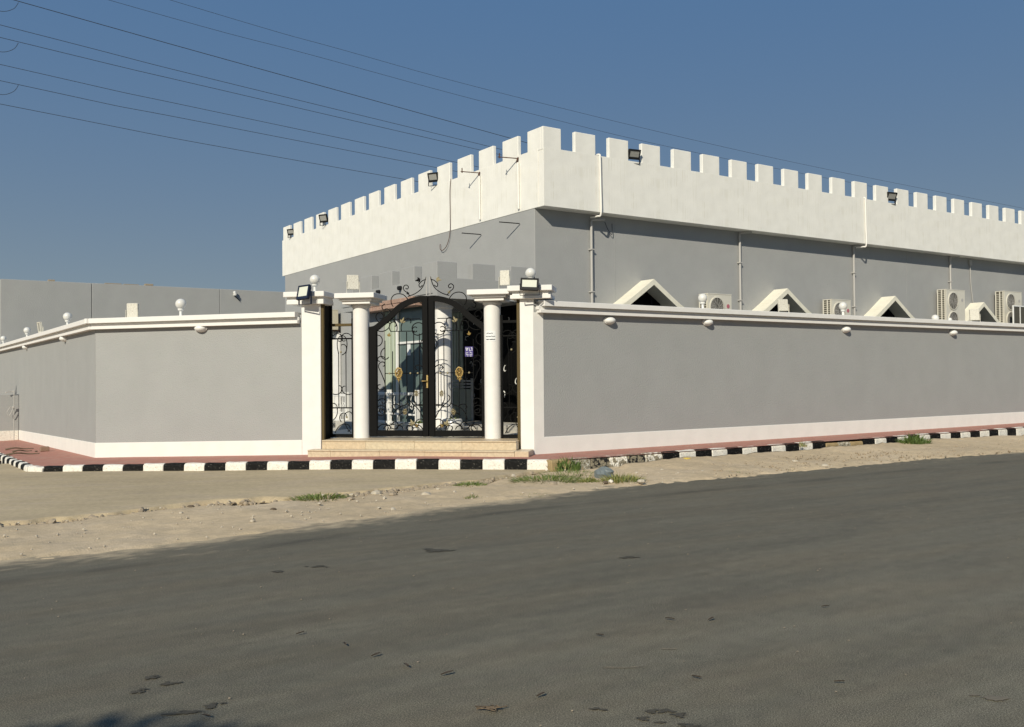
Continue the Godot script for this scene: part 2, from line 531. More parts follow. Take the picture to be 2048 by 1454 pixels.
func build_ground():
	var n1 := noise(61, 0.55, 4)
	var n2 := noise(62, 0.12, 3)
	var n3 := noise(63, 2.2, 3)
	var n4 := noise(64, 1.0, 3)
	var n5 := noise(66, 9.0, 2)
	var outer := [-600.0, -250.0, -110.0, -60.0, -38.0, -26.0, -18.0, -13.0, -10.5, 14.0, 17.0, 21.0, 27.0, 38.0, 60.0, 110.0, 250.0, 600.0]
	var outer_z := [-700.0, -300.0, -130.0, -70.0, -45.0, -36.0, -30.0, -27.0, -4.0, 2.0, 10.0, 30.0, 80.0, 200.0]
	# sand
	var hsand := func(x: float, z: float) -> Vector3:
		var d: float = (z - along(road_x, road_z, x)) * 0.82 + n1.get_noise_2d(x, z) * 0.12 + n3.get_noise_2d(x, z) * 0.05
		var a: float = (along(apron_x, apron_z, x) - z) * 0.85
		var h := 0.012 + n1.get_noise_2d(x * 1.3 + 40.0, z * 1.3) * 0.026 + n3.get_noise_2d(x + 9.0, z) * 0.018 + n5.get_noise_2d(x * 0.5, z * 0.5) * 0.008
		if x > 1.0: h += 0.035 * smoothstep(1.0, 4.0, x) * (0.6 + n2.get_noise_2d(x, z))
		h = lerpf(h, -0.05, smoothstep(-0.25, 0.45 if x < 0.5 else 0.2, d + n5.get_noise_2d(x * 0.7, z * 1.5) * 0.18))
		if d > 1.5: h = -0.25
		if x < 1.3:
			h = lerpf(h, -0.065, smoothstep(-0.5, -0.05, a) * smoothstep(-9.0, -2.5, x) * (1.0 - smoothstep(-0.05, 0.3, d)))
			if a > 0.1: h = minf(h, -0.08)
		# lie below the paved areas
		var q := Vector3(x, 0, z)
		if inside(q, -0.05): h = -0.25
		elif (q - W).dot(N) < 2.6 and x > 2.0: h += 0.04 * (1.0 - smoothstep(1.4, 2.6, (q - W).dot(N)))
		return Vector3(x, yg(x, z) + h, z)
	var csand := func(p: Vector3) -> Color:
		var v := 1.0 + n2.get_noise_2d(p.x * 2.0, p.z * 2.0) * 0.16 + n4.get_noise_2d(p.x * 2.0, p.z * 2.0) * 0.10 + n5.get_noise_2d(p.x, p.z) * 0.08
		var w := clampf(n1.get_noise_2d(p.x + 70.0, p.z) * 1.6, 0.0, 1.0)
		return Color(0.72 * v, (0.58 + 0.01 * w) * v, (0.39 + 0.03 * w) * v)
	var g := obj("ground", sheet(coords(-9.5, 13.0, 0.085, outer), coords(-26.0, -7.0, 0.085, outer_z), hsand, csand), M.sand)
	tag(g, "pale brown sand verge between the kerb and the asphalt street", "ground", "", "structure")
	# asphalt, along the street
	var ca := 0.555
	var hroad := func(x: float, z: float) -> Vector3: return Vector3(x, yg(x, z) - 0.004, z)
	var croad := func(p: Vector3) -> Color:
		var d: float = (p.z - along(road_x, road_z, p.x)) * 0.82
		var u := p.x * cos(ca) - p.z * sin(ca)
		var w := p.x * sin(ca) + p.z * cos(ca)
		var v := 1.0 + n4.get_noise_2d(u * 0.12, w * 1.1) * 0.11 + n4.get_noise_2d(u * 0.3 + 50.0, w * 3.0) * 0.08 + n1.get_noise_2d(u * 0.8, w * 2.4) * 0.04
		v += n5.get_noise_2d(p.x, p.z) * 0.09 + n5.get_noise_2d(u * 0.25 + 20.0, w * 1.1) * 0.08 + n5.get_noise_2d(u * 0.05, w * 0.6 + 5.0) * 0.12
		# stepped tone in noisy patches: lighter toward the crown, darker in the outer lane
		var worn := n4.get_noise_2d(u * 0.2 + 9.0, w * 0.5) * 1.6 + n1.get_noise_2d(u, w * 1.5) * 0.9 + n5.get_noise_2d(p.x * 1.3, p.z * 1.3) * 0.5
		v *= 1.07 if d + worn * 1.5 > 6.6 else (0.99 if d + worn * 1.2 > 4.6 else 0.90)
		# dark worn seam about a metre from the edge
		var sd: float = d - 0.98 - 0.08 * n1.get_noise_2d(u * 0.3, 3.0)
		var band := exp(-sd * sd / 0.012) * clampf(0.6 + n4.get_noise_2d(u * 0.8, 8.0) * 1.1, 0.0, 1.0)
		v *= 1.0 - 0.42 * band
		var br := clampf(n4.get_noise_2d(u * 0.35 + 77.0, w * 1.4) * 1.5, -0.4, 1.0) * 0.035
		var c := Color(0.224 * v * (1.0 + br), 0.206 * v, 0.151 * v * (1.0 - br))
		# sand blown over the edge, in grains and tongues
		var du := 0.85 - d * 1.7 + n4.get_noise_2d(u * 0.4, w * 2.0) * 0.7 + n5.get_noise_2d(p.x * 2.0, p.z * 2.0) * 0.55 + n3.get_noise_2d(p.x, p.z) * 0.3
		if p.x > 0.0: du -= clampf(p.x * 0.35, 0.0, 0.75)
		return c.lerp(Color(0.80, 0.66, 0.45), clampf(du, 0.0, 1.0) * 0.9)
	var keep := func(x: float, z: float) -> bool: return z > along(road_x, road_z, x) - 0.6
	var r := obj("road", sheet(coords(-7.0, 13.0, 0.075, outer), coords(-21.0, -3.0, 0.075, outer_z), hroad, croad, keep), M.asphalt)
	tag(r, "wide dark grey worn asphalt street in the foreground", "road", "", "structure")
	# tar spots and pale scuffs on the asphalt (world x, z, half length, half width, dark?)
	var rng := RandomNumberGenerator.new()
	rng.seed = 5
	for s in [[0.671, -4.651, 0.05, 0.04, 1], [0.75, -4.66, 0.055, 0.04, 1], [0.811, -4.598, 0.06, 0.04, 1], [0.62, -4.55, 0.055, 0.04, 1], [0.833, -4.45, 0.085, 0.045, 1], [0.402, -4.694, 0.06, 0.03, 1], [0.70, -4.5, 0.045, 0.02, 1],
			[-1.9, -5.13, 0.07, 0.05, 1], [-2.05, -5.25, 0.06, 0.05, 1], [-2.02, -5.01, 0.065, 0.05, 1], [-1.55, -4.78, 0.07, 0.06, 1], [-1.66, -4.68, 0.12, 0.04, 1], 
			[-2.05, -8.1, 0.11, 0.05, 1], [-1.75, -8.3, 0.13, 0.06, 1], [-0.75, -9.05, 0.2, 0.10, 1], [1.05, -8.6, 0.16, 0.06, 1],
			[2.46, -4.8, 0.13, 0.06, 0], [0.934, -5.707, 0.11, 0.012, 0], [0.42, -4.35, 0.07, 0.04, 0], [0.6, -5.35, 0.2, 0.012, 0]]:
		var m := MB.new()
		var y0: float = yg(s[0], s[1]) + 0.003
		for q in (5 if s[4] == 1 else 3):
			var off := Vector2(rng.randf_range(-0.75, 0.75) * s[2], rng.randf_range(-0.75, 0.75) * s[3]) if q else Vector2.ZERO
			var sz := rng.randf_range(0.2, 0.45) if q else 0.6
			var k0 := rng.randf() * 9.0
			var ring := []
			for k in 16:
				var t := TAU * k / 16
				var rr: float = sz * (0.8 + 0.9 * n1.get_noise_2d(cos(t) * 3.6 + k0 * 7.0, sin(t) * 3.6))
				var e := off + Vector2(cos(t) * s[2] * rr, sin(t) * s[3] * rr).rotated(-0.35 + k0 * 0.05)
				ring.append(Vector3(s[0] + e.x, y0 - 0.002 + 0.0004 * q, s[1] + e.y))
			var c := Vector3(s[0] + off.x, y0 + 0.0004 * q, s[1] + off.y)
			for k in 16: m.tri(c, ring[k], ring[(k + 1) % 16], Vector3.UP)
		obj("tar_spot" if s[4] == 1 else "scuff_mark", m, M.tar if s[4] == 1 else M.chalk, r)
	# concrete apron with a broken outer edge
	var hap := func(x: float, z: float) -> Vector3:
		var za: float = along(apron_x, apron_z, x) + n3.get_noise_2d(x * 1.5, 4.0) * 0.16 + n5.get_noise_2d(x, 2.0) * 0.03
		var zz := minf(z, za)
		var h := 0.022 + n1.get_noise_2d(x * 0.6, zz * 0.6) * 0.008
		if z > za + 0.01: h -= 0.075
		return Vector3(x, yg(x, zz) + h, zz)
	var cap := func(p: Vector3) -> Color:
		var v := 1.0 + n2.get_noise_2d(p.x * 1.6, p.z * 3.0) * 0.16 + n4.get_noise_2d(p.x * 1.2, p.z * 3.0) * 0.10 + n5.get_noise_2d(p.x, p.z) * 0.05
		var dirt := clampf(n4.get_noise_2d(p.x * 0.7 + 31.0, p.z * 1.4) * 2.0, 0.0, 1.0)
		return Color(0.60 * v, 0.495 * v, (0.325 + 0.02 * dirt) * v)
	var keep_ap := func(x: float, z: float) -> bool:
		var q := Vector3(x, 0, z)
		return z < along(apron_x, apron_z, x) + 0.35 and x < 1.2 and not inside(q, -0.12)
	var ap := obj("apron", sheet(coords(-10.0, 1.2, 0.09, [-90.0, -50.0, -30.0, -22.0, -17.0, -14.0, -12.0]), coords(-22.0, -10.0, 0.09, [-90.0, -50.0, -36.0, -30.0, -26.0, -24.0, -9.0]), hap, cap, keep_ap), M.apron)
	tag(ap, "dusty concrete apron in front of the gate kerb with a broken edge", "apron", "", "structure")
	# red pavement round the corner
	var pv := MB.new()
	var rows := 16
	var py := func(p: Vector3) -> Vector3: return Vector3(p.x, yg_pave(p.x), p.z)
	var K := meet(KP, KN, -0.12, W, N, 1.28)
	var KL := meet(KP, KN, -0.12, L0, -DR, 1.28)
	for i in rows:
		var f0 := float(i) / rows
		var f1 := float(i + 1) / rows
		pv.quad(py.call(fg(lerpf(-9.404, 0.0, f0), 0, -0.03)), py.call(fg(lerpf(-9.404, 0.0, f1), 0, -0.03)), py.call(KL.lerp(K, f1)), py.call(KL.lerp(K, f0)), Vector3.UP)
		var e0 := K if i == 0 else fw(40.0 * f0, 0, 1.28)
		pv.quad(py.call(fw(40.0 * f0, 0, -0.03)), py.call(fw(40.0 * f1, 0, -0.03)), py.call(fw(40.0 * f1, 0, 1.28)), py.call(e0), Vector3.UP)
		var d0 := KL if i == 0 else fs(26.0 * f0, 0, 1.28)
		pv.quad(py.call(fs(26.0 * f0, 0, -0.03)), py.call(fs(26.0 * f1, 0, -0.03)), py.call(fs(26.0 * f1, 0, 1.28)), py.call(d0), Vector3.UP)
	var po := obj("pavement", pv, M.red_paving)
	tag(po, "dusty red paved footway between the boundary walls and the kerb", "pavement", "", "structure")
	# courtyard floor behind the gate
	var cf := MB.new()
	for i in 9:
		for j in 9:
			cf.box(Vector3(-5.3 + i * 0.6 + 0.002, 0.36, -0.45 - (j + 1) * 0.6 + 0.002), Vector3(-5.3 + (i + 1) * 0.6 - 0.002, 0.392 + 0.0006 * ((i * 7 + j * 3) % 5), -0.45 - j * 0.6 - 0.002), 0.003)
	var cfo := obj("courtyard_floor", cf, M.floor_tile, self, W, RG)
	tag(cfo, "pale tiled courtyard floor seen through the iron gate", "floor", "", "structure")
	var base_f := obj("courtyard_ground", boxm(Vector3(-0.1, -0.2, -16.0), Vector3(40, 0.3, -0.3), 0.0), M.floor_tile, self, W, RW)
	tag(base_f, "plain paved strip between the right wall and the hall", "ground", "", "structure")
	var base_l := obj("courtyard_ground", boxm(Vector3(-8.0, -0.4, -26.0), Vector3(0.3, 0.3, -4.9), 0.0), M.floor_tile, self, BC - N * 0.0 , RW)
	tag(base_l, "plain paved yard behind the left boundary wall", "ground", "", "structure")

func yg_pave(x: float) -> float:
	return 0.13 - 0.02 * clampf(-2.2 - x, 0.0, 30.0) - 0.02 * clampf(-8.6 - x, 0.0, 25.0)

func inside(q: Vector3, m: float) -> bool:
	# within the kerbed corner, m metres beyond the kerb face
	return (q - KP).dot(KN) < m and (q - W).dot(N) < 1.40 + m and (q - L0).dot(-DR) < 1.42 + m

# ---------------------------------------------------------------- kerb
func kerb_shape(l: float, h: float, r: int) -> MB:
	var m := MB.new()
	var rng := RandomNumberGenerator.new()
	rng.seed = r * 13 + 1
	var prof := [Vector2(0.0, -0.28), Vector2(0.0, h), Vector2(0.10, h), Vector2(0.125, h - 0.008), Vector2(0.143, h - 0.024), Vector2(0.15, h - 0.05), Vector2(0.156, -0.28)]
	var xs := [-l / 2 + 0.004, -l / 2 + 0.016, -l / 6, l / 6, l / 2 - 0.016, l / 2 - 0.004]
	var rings := []
	for i in xs.size():
		var k := 0.006 if i == 0 or i == xs.size() - 1 else 0.0
		var ring := []
		for j in prof.size():
			var v: Vector2 = prof[j]
			var w := rng.randf_range(-0.006, 0.005) if j > 0 and j < 6 else 0.0
			ring.append(Vector3(xs[i], v.y - (k if j > 0 and j < 6 else 0.0) + w, v.x - (k if j > 2 else 0.0) + w))
		rings.append(ring)
	for i in xs.size() - 1:
		for j in prof.size() - 1:
			var e: Vector2 = prof[j + 1] - prof[j]
			m.quad(rings[i][j], rings[i][j + 1], rings[i + 1][j + 1], rings[i + 1][j], Vector3(0, e.x, -e.y))
	for e in [0, xs.size() - 1]:
		for j in range(1, prof.size() - 1):
			m.tri(rings[e][0], rings[e][j], rings[e][j + 1], Vector3(-1 if e == 0 else 1, 0, 0))
	return m

func build_kerb():
	var k := thing("kerb", "low kerb of black and white painted blocks round the corner pavement", "kerb", Vector3.ZERO, 0, "", "structure")
	var ms := []
	for i in 4: ms.append(kerb_shape(0.444, 0.0, i).mesh())
	var put := func(p: Vector3, turn: float, kind: String, i: int, drop := 0.0, dx := 1.0):
		var jit := sin(i * 12.9898 + p.x * 7.1)
		var o := obj("kerb_block", ms[i % 4], M[kind + str(i % 5)], k, p + Vector3(0, -drop + jit * 0.006, 0), turn + jit * 0.012)
		o.rotation.z = sin(i * 7.3) * 0.006
		o.scale.x = dx
		return o
	# front run, white block at the right end
	var c0 := meet(KP, KN, 0.0, W, N, 1.40)
	var cl := meet(KP, KN, 0.0, L0, -DR, 1.42)
	var x := 0.25 + 0.40
	var i := 0
	while x > cl.x + 0.5:
		var p := KP + KD * ((0.14 - (x - 0.2)) / 0.9934) - KN * 0.15
		p.y = yg_pave(p.x) + 0.004
		put.call(p, RK, "kerb_white" if i % 2 == 0 else "kerb_black", i * 3 + 1, 0.0, 0.905)
		x -= 0.40
		i += 1
	# corner block, then the left run up the side street
	var cp := (cl + (KP + KD * ((0.14 - x) / 0.9934))) * 0.5
	var ca := fs(0.0, 0, 0.0)
	var ct := (cl - L0).dot(-N)
	cp = ((KP + KD * ((0.14 - x) / 0.9934)) + fs(ct + 0.25, 0, 1.42)) * 0.5
	cp -= Vector3(-0.62, 0, 0.78) * 0.15
	cp.y = yg_pave(cp.x) + 0.003
	put.call(cp, (RK + RL) * 0.5 - 0.05, "kerb_black" if i % 2 else "kerb_white", 2, 0.0, 1.15)
	for j in 50:
		var t := ct + 0.5 + 0.44 * j
		var p := fs(t, 0, 1.27)
		p.y = yg_pave(p.x) + 0.004
		put.call(p, RL, "kerb_white" if (j + i) % 2 == 0 else "kerb_black", j * 2 + 3)
	# right run
	var s := -0.30
	var n := 0
	while s < 34.0:
		var p := fw(s, 0, 1.12)
		p.y = 0.134
		var kind := "kerb_white" if n % 2 == 1 else "kerb_black"
		if s < 2.1: kind = "kerb_bare"
		var drop := 0.0
		if s > 6.95 and s < 8.6:
			kind = "kerb_bare"
			drop = 0.05
		var o = put.call(p, RW, kind, n * 7 + 2, drop)
		if kind == "kerb_bare":
			o.set_meta("label", "bare broken kerb block with most of its paint lost")
			if s > 0.5 and s < 2.1: o.material_override = M[("worn_black" if n % 2 == 0 else "worn_white") + str(n % 3)]
		if s < -0.2 or s > 7.2 and s < 7.5 or s > 8.0 and s < 8.4:
			o.material_override = M.kerb_yellow
		s += 0.4465
		n += 1

# ---------------------------------------------------------------- walls
func wall_run(called: String, label: String, at: Vector3, turn: float, x0: float, x1: float, ytop: Vector2, ybase: Vector2, yband: Vector2, ends: Array) -> Node3D:
	# a wall in its own frame: x along, z out; heights given at x0 and x1
	var w := thing(called, label, "wall", at, turn)
	var slab := func(xa: float, xb: float, ya: Vector2, yb: Vector2, za: float, zb: float) -> MB:
		# slanted box between two height lines
		var m := MB.new()
		var q := func(x: float, v: Vector2, z: float) -> Vector3: return Vector3(x, lerpf(v.x, v.y, (x - x0) / (x1 - x0)), z)
		var b := 0.007
		m.quad(q.call(xa + b, ya, zb), q.call(xb - b, ya, zb), q.call(xb - b, yb, zb) - Vector3(0, b, 0), q.call(xa + b, yb, zb) - Vector3(0, b, 0), Vector3(0, 0, 1))
		m.quad(q.call(xa + b, yb, zb) - Vector3(0, b, 0), q.call(xb - b, yb, zb) - Vector3(0, b, 0), q.call(xb, yb, zb - b), q.call(xa, yb, zb - b), Vector3(0, 1, 1))
		m.quad(q.call(xa, ya, za), q.call(xb, ya, za), q.call(xb, yb, za), q.call(xa, yb, za), Vector3(0, 0, -1))
		m.quad(q.call(xa, yb, za), q.call(xb, yb, za), q.call(xb, yb, zb - b), q.call(xa, yb, zb - b), Vector3.UP)
		m.quad(q.call(xa, ya, za), q.call(xb, ya, za), q.call(xb, ya, zb), q.call(xa, ya, zb), Vector3.DOWN)
		for e in [[xa, -1.0], [xb, 1.0]]:
			m.quad(q.call(e[0], ya, za), q.call(e[0], ya, zb - b), q.call(e[0], yb, zb - b), q.call(e[0], yb, za), Vector3(e[1], 0, 0))
			m.quad(q.call(e[0], ya, zb - b), q.call(e[0] - e[1] * b, ya, zb), q.call(e[0] - e[1] * b, yb, zb) - Vector3(0, b, 0), q.call(e[0], yb, zb - b), Vector3(e[1], 0, 1))
		return m
	var v := func(d: float) -> Vector2: return ytop + Vector2(d, d)
	obj("wall_panel", slab.call(x0, x1, ybase - Vector2(0.3, 0.3), v.call(-0.05), -0.2, 0.0), M.grey_wall, w)
	obj("base_band", slab.call(x0, x1 , ybase - Vector2(0.05, 0.05), yband, -0.1, 0.008), M.white_lower, w)
	obj("coping_slab", slab.call(x0 - ends[0], x1 + ends[1], v.call(-0.10), v.call(0.0), -0.34, 0.19), M.white_trim, w)
	obj("coping_neck", slab.call(x0 - ends[0] * 0.4, x1 + ends[1] * 0.4, v.call(-0.165), v.call(-0.10), -0.26, 0.09), M.white_trim, w)
	obj("coping_fillet", slab.call(x0 - ends[0] * 0.6, x1 + ends[1] * 0.6, v.call(-0.225), v.call(-0.165), -0.27, 0.125), M.white_trim, w)
	return w

func build_walls():
	var rw := wall_run("right_wall", "long grey boundary wall with white coping running right from the gate", W, RW, 0.02, 36.0, Vector2(3.08, 3.08), Vector2(0.13, 0.13), Vector2(0.456, 0.462), [-0.12, 0.0])
	rw.name = "boundary_wall"
	names["boundary_wall"] = 0
	obj("white_border", boxm(Vector3(0.0, 0.0, -0.1), Vector3(0.245, 2.86, 0.007), 0.003), M.white_lower, rw)
	var lw := wall_run("boundary_wall", "grey boundary wall panel directly left of the gate, facing the street", fg(0, 0, 0), RG, -9.404, -4.74, Vector2(2.925, 2.965), Vector2(-0.03, 0.11), Vector2(0.305, 0.388), [0.12, -0.06])
	obj("expansion_joint", boxm(Vector3(-9.402, 0.0, 0.001), Vector3(-9.396, 2.7, 0.004), 0.0), M.grey, lw)
	var sw := wall_run("boundary_wall", "grey side boundary wall receding along the side street at far left", L0, RL, -30.0, 0.0, Vector2(3.06, 2.925), Vector2(-0.75, -0.03), Vector2(-0.35, 0.305), [0.0, 0.12])
	obj("plaster_joint", boxm(Vector3(-3.6, 0.2, 0.0), Vector3(-3.585, 2.68, 0.003), 0.0), M.grey, sw)
	# low pier at the end of the side wall
	var pier := thing("wall_pier", "low grey pier with a stained white foot jutting from the side wall", "pier", fs(13.62, 0, 0), RL)
	obj("pier_body", boxm(Vector3(-0.5, -0.5, -0.02), Vector3(0, 1.2, 1.0), 0.012), M.grey, pier)
	obj("pier_foot", boxm(Vector3(-0.52, -0.5, -0.01), Vector3(0.012, -0.0, 1.02), 0.01), M.kerb_white3, pier)
	var tap := MB.new()
	tap.tube(spline([Vector3(0, -0.33, 0), Vector3(0, 0.5, 0), Vector3(0, 1.25, 0), Vector3(-0.02, 1.29, 0.05), Vector3(0, 1.29, 0.22), Vector3(0, 1.25, 0.24)]), 0.014, 6)
	tap.tube(spline([Vector3(0.02, 0.75, 0.02), Vector3(0.02, 0.5, 0.14), Vector3(0.02, 0.62, 0.2), Vector3(0.02, 0.8, 0.1)]), 0.012, 5)
	tap.box(Vector3(-0.03, 0.74, -0.02), Vector3(0.03, 0.82, 0.06), 0.01)
	tag(obj("standpipe", tap, M.pipe, self, fs(13.5, 0, 0.16), RL), "thin grey standpipe with a hooked top beside the low pier", "pipe")
	var gp := MB.new()
	gp.box(Vector3(-0.05, 1.2, -0.05), Vector3(0.05, 2.0, 0.05), 0.01)
	tag(obj("iron_post", gp, M.iron, self, fs(13.9, 0, 0.72), RL), "short black iron post standing on the low grey pier", "post")
	var bp := boxm(Vector3(-0.03, 1.2, 0.8), Vector3(0.03, 2.02, 2.0), 0.01)
	tag(obj("gate_sheet", bp, M.pale_panel, self, fs(13.9, 0, 0.0), RL), "pale sheet metal gate edge above the low grey pier", "gate")

# ---------------------------------------------------------------- gateway
func build_gateway():
	# steps of marble slabs
	var st := thing("entrance_steps", "two cream marble steps leading up to the gate landing", "steps", fg(0, 0, 0), RG)
	var i := 0
	for k in [[-4.37, -0.27, 0.02, 0.235, 0.60, 0.30, [-4.37, -3.9, -2.9, -2.0, -1.1, -0.27]], [-4.2, -0.29, 0.22, 0.405, 0.30, -0.95, [-4.2, -3.3, -2.3, -1.35, -0.29]]]:
		var xs: Array = k[6]
		for j in xs.size() - 1:
			obj("riser_slab", boxm(Vector3(xs[j] + 0.0015, k[2], k[5]), Vector3(xs[j + 1] - 0.0015, k[3] - 0.026, k[4] - 0.016), 0.003), M["marble%d" % ((i * 3 + j) % 4)], st)
			obj("tread_slab", boxm(Vector3(xs[j] + 0.0015, k[3] - 0.026, k[5]), Vector3(xs[j + 1] - 0.0015, k[3], k[4]), 0.008), M["marble%d" % ((i + j * 3 + 1) % 4)], st)
		i += 1
	obj("end_slab", boxm(Vector3(-0.268, 0.02, 0.03), Vector3(0.0, 0.233, 0.585), 0.008), M.marble2, st)
	# square pillars
	for p in [[-4.745, -4.335, "left", "square white pillar at the left end of the gateway, next to the front panel"], [-0.255, 0.017, "right", "square white pillar at the right end of the gateway, at the wall corner"]]:
		var pl := thing("gate_pillar", p[3], "pillar", fg((p[0] + p[1]) * 0.5, 0, 0), RG, "square white pillars of the gateway")
		var h: float = (p[1] - p[0]) * 0.5
		obj("shaft", boxm(Vector3(-h, 0.0, -0.42), Vector3(h, 3.12, 0.0), 0.008), M.white_trim, pl)
		var cx := 0.0 if p[2] == "left" else 0.085
		var hw := 0.39 if p[2] == "left" else 0.35
		if p[2] == "left": cx = -0.09
		obj("cap_fillet", boxm(Vector3(cx - 0.40 + 0.01, 3.12, -0.44), Vector3(cx + 0.40, 3.195, 0.10), 0.006), M.white_trim, pl)
		obj("cap_neck", boxm(Vector3(cx - hw, 3.195, -0.43), Vector3(cx + hw, 3.265, 0.075), 0.004), M.white_trim, pl)
		obj("cap_slab", boxm(Vector3(cx - 0.435, 3.265, -0.46), Vector3(cx + 0.435, 3.37, 0.16), 0.008), M.white_trim, pl)
	# round columns
	for p in [[-3.657, "round white column at the left side of the iron gate"], [-0.905, "round white column at the right side of the iron gate, with a pasted notice"]]:
		var c := thing("gate_column", p[1], "column", fg(p[0], 0.405, -0.5), RG, "round white columns beside the gate")
		var sh := MB.new()
		sh.lathe([Vector2(0, 0), Vector2(0.168, 0), Vector2(0.168, 2.66)], 40)
		obj("shaft", sh, M.white_trim, c)
		var nk := MB.new()
		nk.lathe([Vector2(0.168, 2.655), Vector2(0.19, 2.665), Vector2(0.19, 2.70), Vector2(0.172, 2.72), Vector2(0, 2.72)], 40)
		obj("neck", nk, M.white_trim, c)
		obj("cap_fillet", boxm(Vector3(-0.295, 2.72, -0.295), Vector3(0.295, 2.782, 0.295), 0.005), M.white_trim, c)
		obj("cap_neck", boxm(Vector3(-0.34, 2.782, -0.34), Vector3(0.34, 2.832, 0.34), 0.004), M.white_trim, c)
		obj("cap_slab", boxm(Vector3(-0.42, 2.832, -0.42), Vector3(0.42, 2.935, 0.42), 0.008), M.white_trim, c)
	# notice pasted on the right column
	var no := thing("notice", "white paper notice with three dark lines pasted round the right column", "notice", fg(-0.905, 0, -0.5), RG)
	var sheet_m := MB.new()
	var ink := MB.new()
	for k in 10:
		var t0 := -0.75 + 1.35 * k / 10.0 + PI / 2
		var t1 := -0.75 + 1.35 * (k + 1) / 10.0 + PI / 2
		var p := func(t: float, y: float, r: float) -> Vector3: return Vector3(-cos(t) * r, y, sin(t) * r)
		var hint: Vector3 = p.call((t0 + t1) * 0.5, 0, 1)
		sheet_m.quad(p.call(t0, 2.33, 0.170), p.call(t1, 2.33, 0.170), p.call(t1, 2.535, 0.170), p.call(t0, 2.535, 0.170), hint)
	obj("paper", sheet_m, M.paper, no)
	var rng := RandomNumberGenerator.new()
	rng.seed = 77
	for row in [[2.485, 0.020, -0.5, 0.22], [2.425, 0.016, -0.62, 0.42], [2.365, 0.018, -0.6, 0.46]]:
		var t: float = row[2]
		while t < row[3]:
			var dt := rng.randf_range(0.05, 0.16)
			var pts := []
			for q in 5:
				var tt := t + dt * q / 4.0 + PI / 2
				pts.append(Vector3(-cos(tt) * 0.172, row[0] + rng.randf_range(-0.5, 0.7) * row[1], sin(tt) * 0.172))
			ink.tube(pts, 0.0042, 4)
			t += dt * 0.92
	obj("writing", ink, M.ink, no)
	# iron infill beside the columns: return sheet, posts and an ornamental panel
	for side in [-1, 1]:
		var lx := -4.33 if side < 0 else -0.735
		var rx := -3.825 if side < 0 else -0.262
		var pn := thing("iron_railing", "black iron scroll panel between the left pillar and left column" if side < 0 else "black iron scroll panel between the right column and right pillar", "railing", fg((lx + rx) * 0.5, 0.405, -0.5), RG, "iron panels beside the gate")
		var h := (rx - lx) * 0.5
		for sx in [-1.0, 1.0]:
			obj("post", boxm(Vector3(sx * h - 0.035, 0, -0.035), Vector3(sx * h + 0.035, 2.45 if side * sx < 0.0 else 2.74, 0.035), 0.005), M.iron, pn)
		obj("rail", boxm(Vector3(-h + 0.036, 2.29, -0.03), Vector3(h - 0.036, 2.345, 0.03), 0.004), M.iron if side > 0 else M.bronze, pn)
		obj("rail", boxm(Vector3(-h + 0.036, 0.01, -0.03), Vector3(h - 0.036, 0.075, 0.03), 0.004), M.iron, pn)
		obj("rail", boxm(Vector3(-h + 0.036, 2.02, -0.02), Vector3(h - 0.036, 2.05, 0.02), 0.004), M.iron, pn)
		obj("rail", boxm(Vector3(-h + 0.036, 0.60, -0.014), Vector3(h - 0.036, 0.625, 0.014), 0.004), M.iron, pn)
		var outer_x := -h if side < 0 else h
		obj("pillar_post", boxm(Vector3(outer_x - 0.03, -0.15, 0.40), Vector3(outer_x + 0.05, 2.74, 0.47), 0.005) if side < 0 else boxm(Vector3(outer_x - 0.06, -0.15, 0.40), Vector3(outer_x + 0.01, 2.74, 0.47), 0.005), M.bronze, pn)
		obj("return_sheet", boxm(Vector3(outer_x - 0.01, -0.02, 0.036), Vector3(outer_x + 0.01, 2.70, 0.398), 0.002), M.iron, pn)
		for bx in [-0.075, 0.085]:
			var m := MB.new()
			m.tube([Vector3(bx, 0.62, 0), Vector3(bx, 1.75, 0)], 0.009, 6)
			obj("bar", m, M.iron, pn)
		for c in [curl(Vector2(-0.075, 1.72), 1.75, [[0.26, 0.5, -3.0], [0.2, -3, -14]]), curl(Vector2(0.085, 1.72), 1.4, [[0.26, -0.5, 3.0], [0.2, 3, 14]]), curl(Vector2(0.0, 1.70), 0.3, [[0.2, 6, 9], [0.15, 9, 20]]),
				curl(Vector2(-0.2, 2.09), 0.9, [[0.22, -7, -9], [0.2, -9, -22]]), curl(Vector2(0.2, 2.09), 2.2, [[0.22, 7, 9], [0.2, 9, 22]]),
				curl(Vector2(-0.16, 0.10), 1.2, [[0.3, -2, -6], [0.25, -6, -18]]), curl(Vector2(0.19, 0.10), 2.5, [[0.34, -3, -2], [0.3, -5, -16]]), curl(Vector2(-0.02, 0.32), 2.4, [[0.2, -8, -10], [0.16, -10, -26]]),
				curl(Vector2(-0.2, 0.36), 0.6, [[0.3, 5, 3], [0.18, 6, 22]]), curl(Vector2(0.2, 0.9), 3.6, [[0.22, -6, -8], [0.15, -9, -22]]), curl(Vector2(-0.2, 0.9), -0.4, [[0.22, 6, 8], [0.15, 9, 22]])]:
			var m := MB.new()
			m.tube(c, 0.0095, 5)
			obj("scroll", m, M.iron, pn)
		for fl_ in [Vector2(-0.02, 1.76), Vector2(0.1, 0.42)]:
			var m := MB.new()
			m.ball(Vector3(fl_.x, fl_.y, 0.01), 0.022, 10, 6)
			obj("boss", m, M.gold_pale, pn)
	# the two leaves
	for side in [1.0, -1.0]:
		gate_leaf(side)

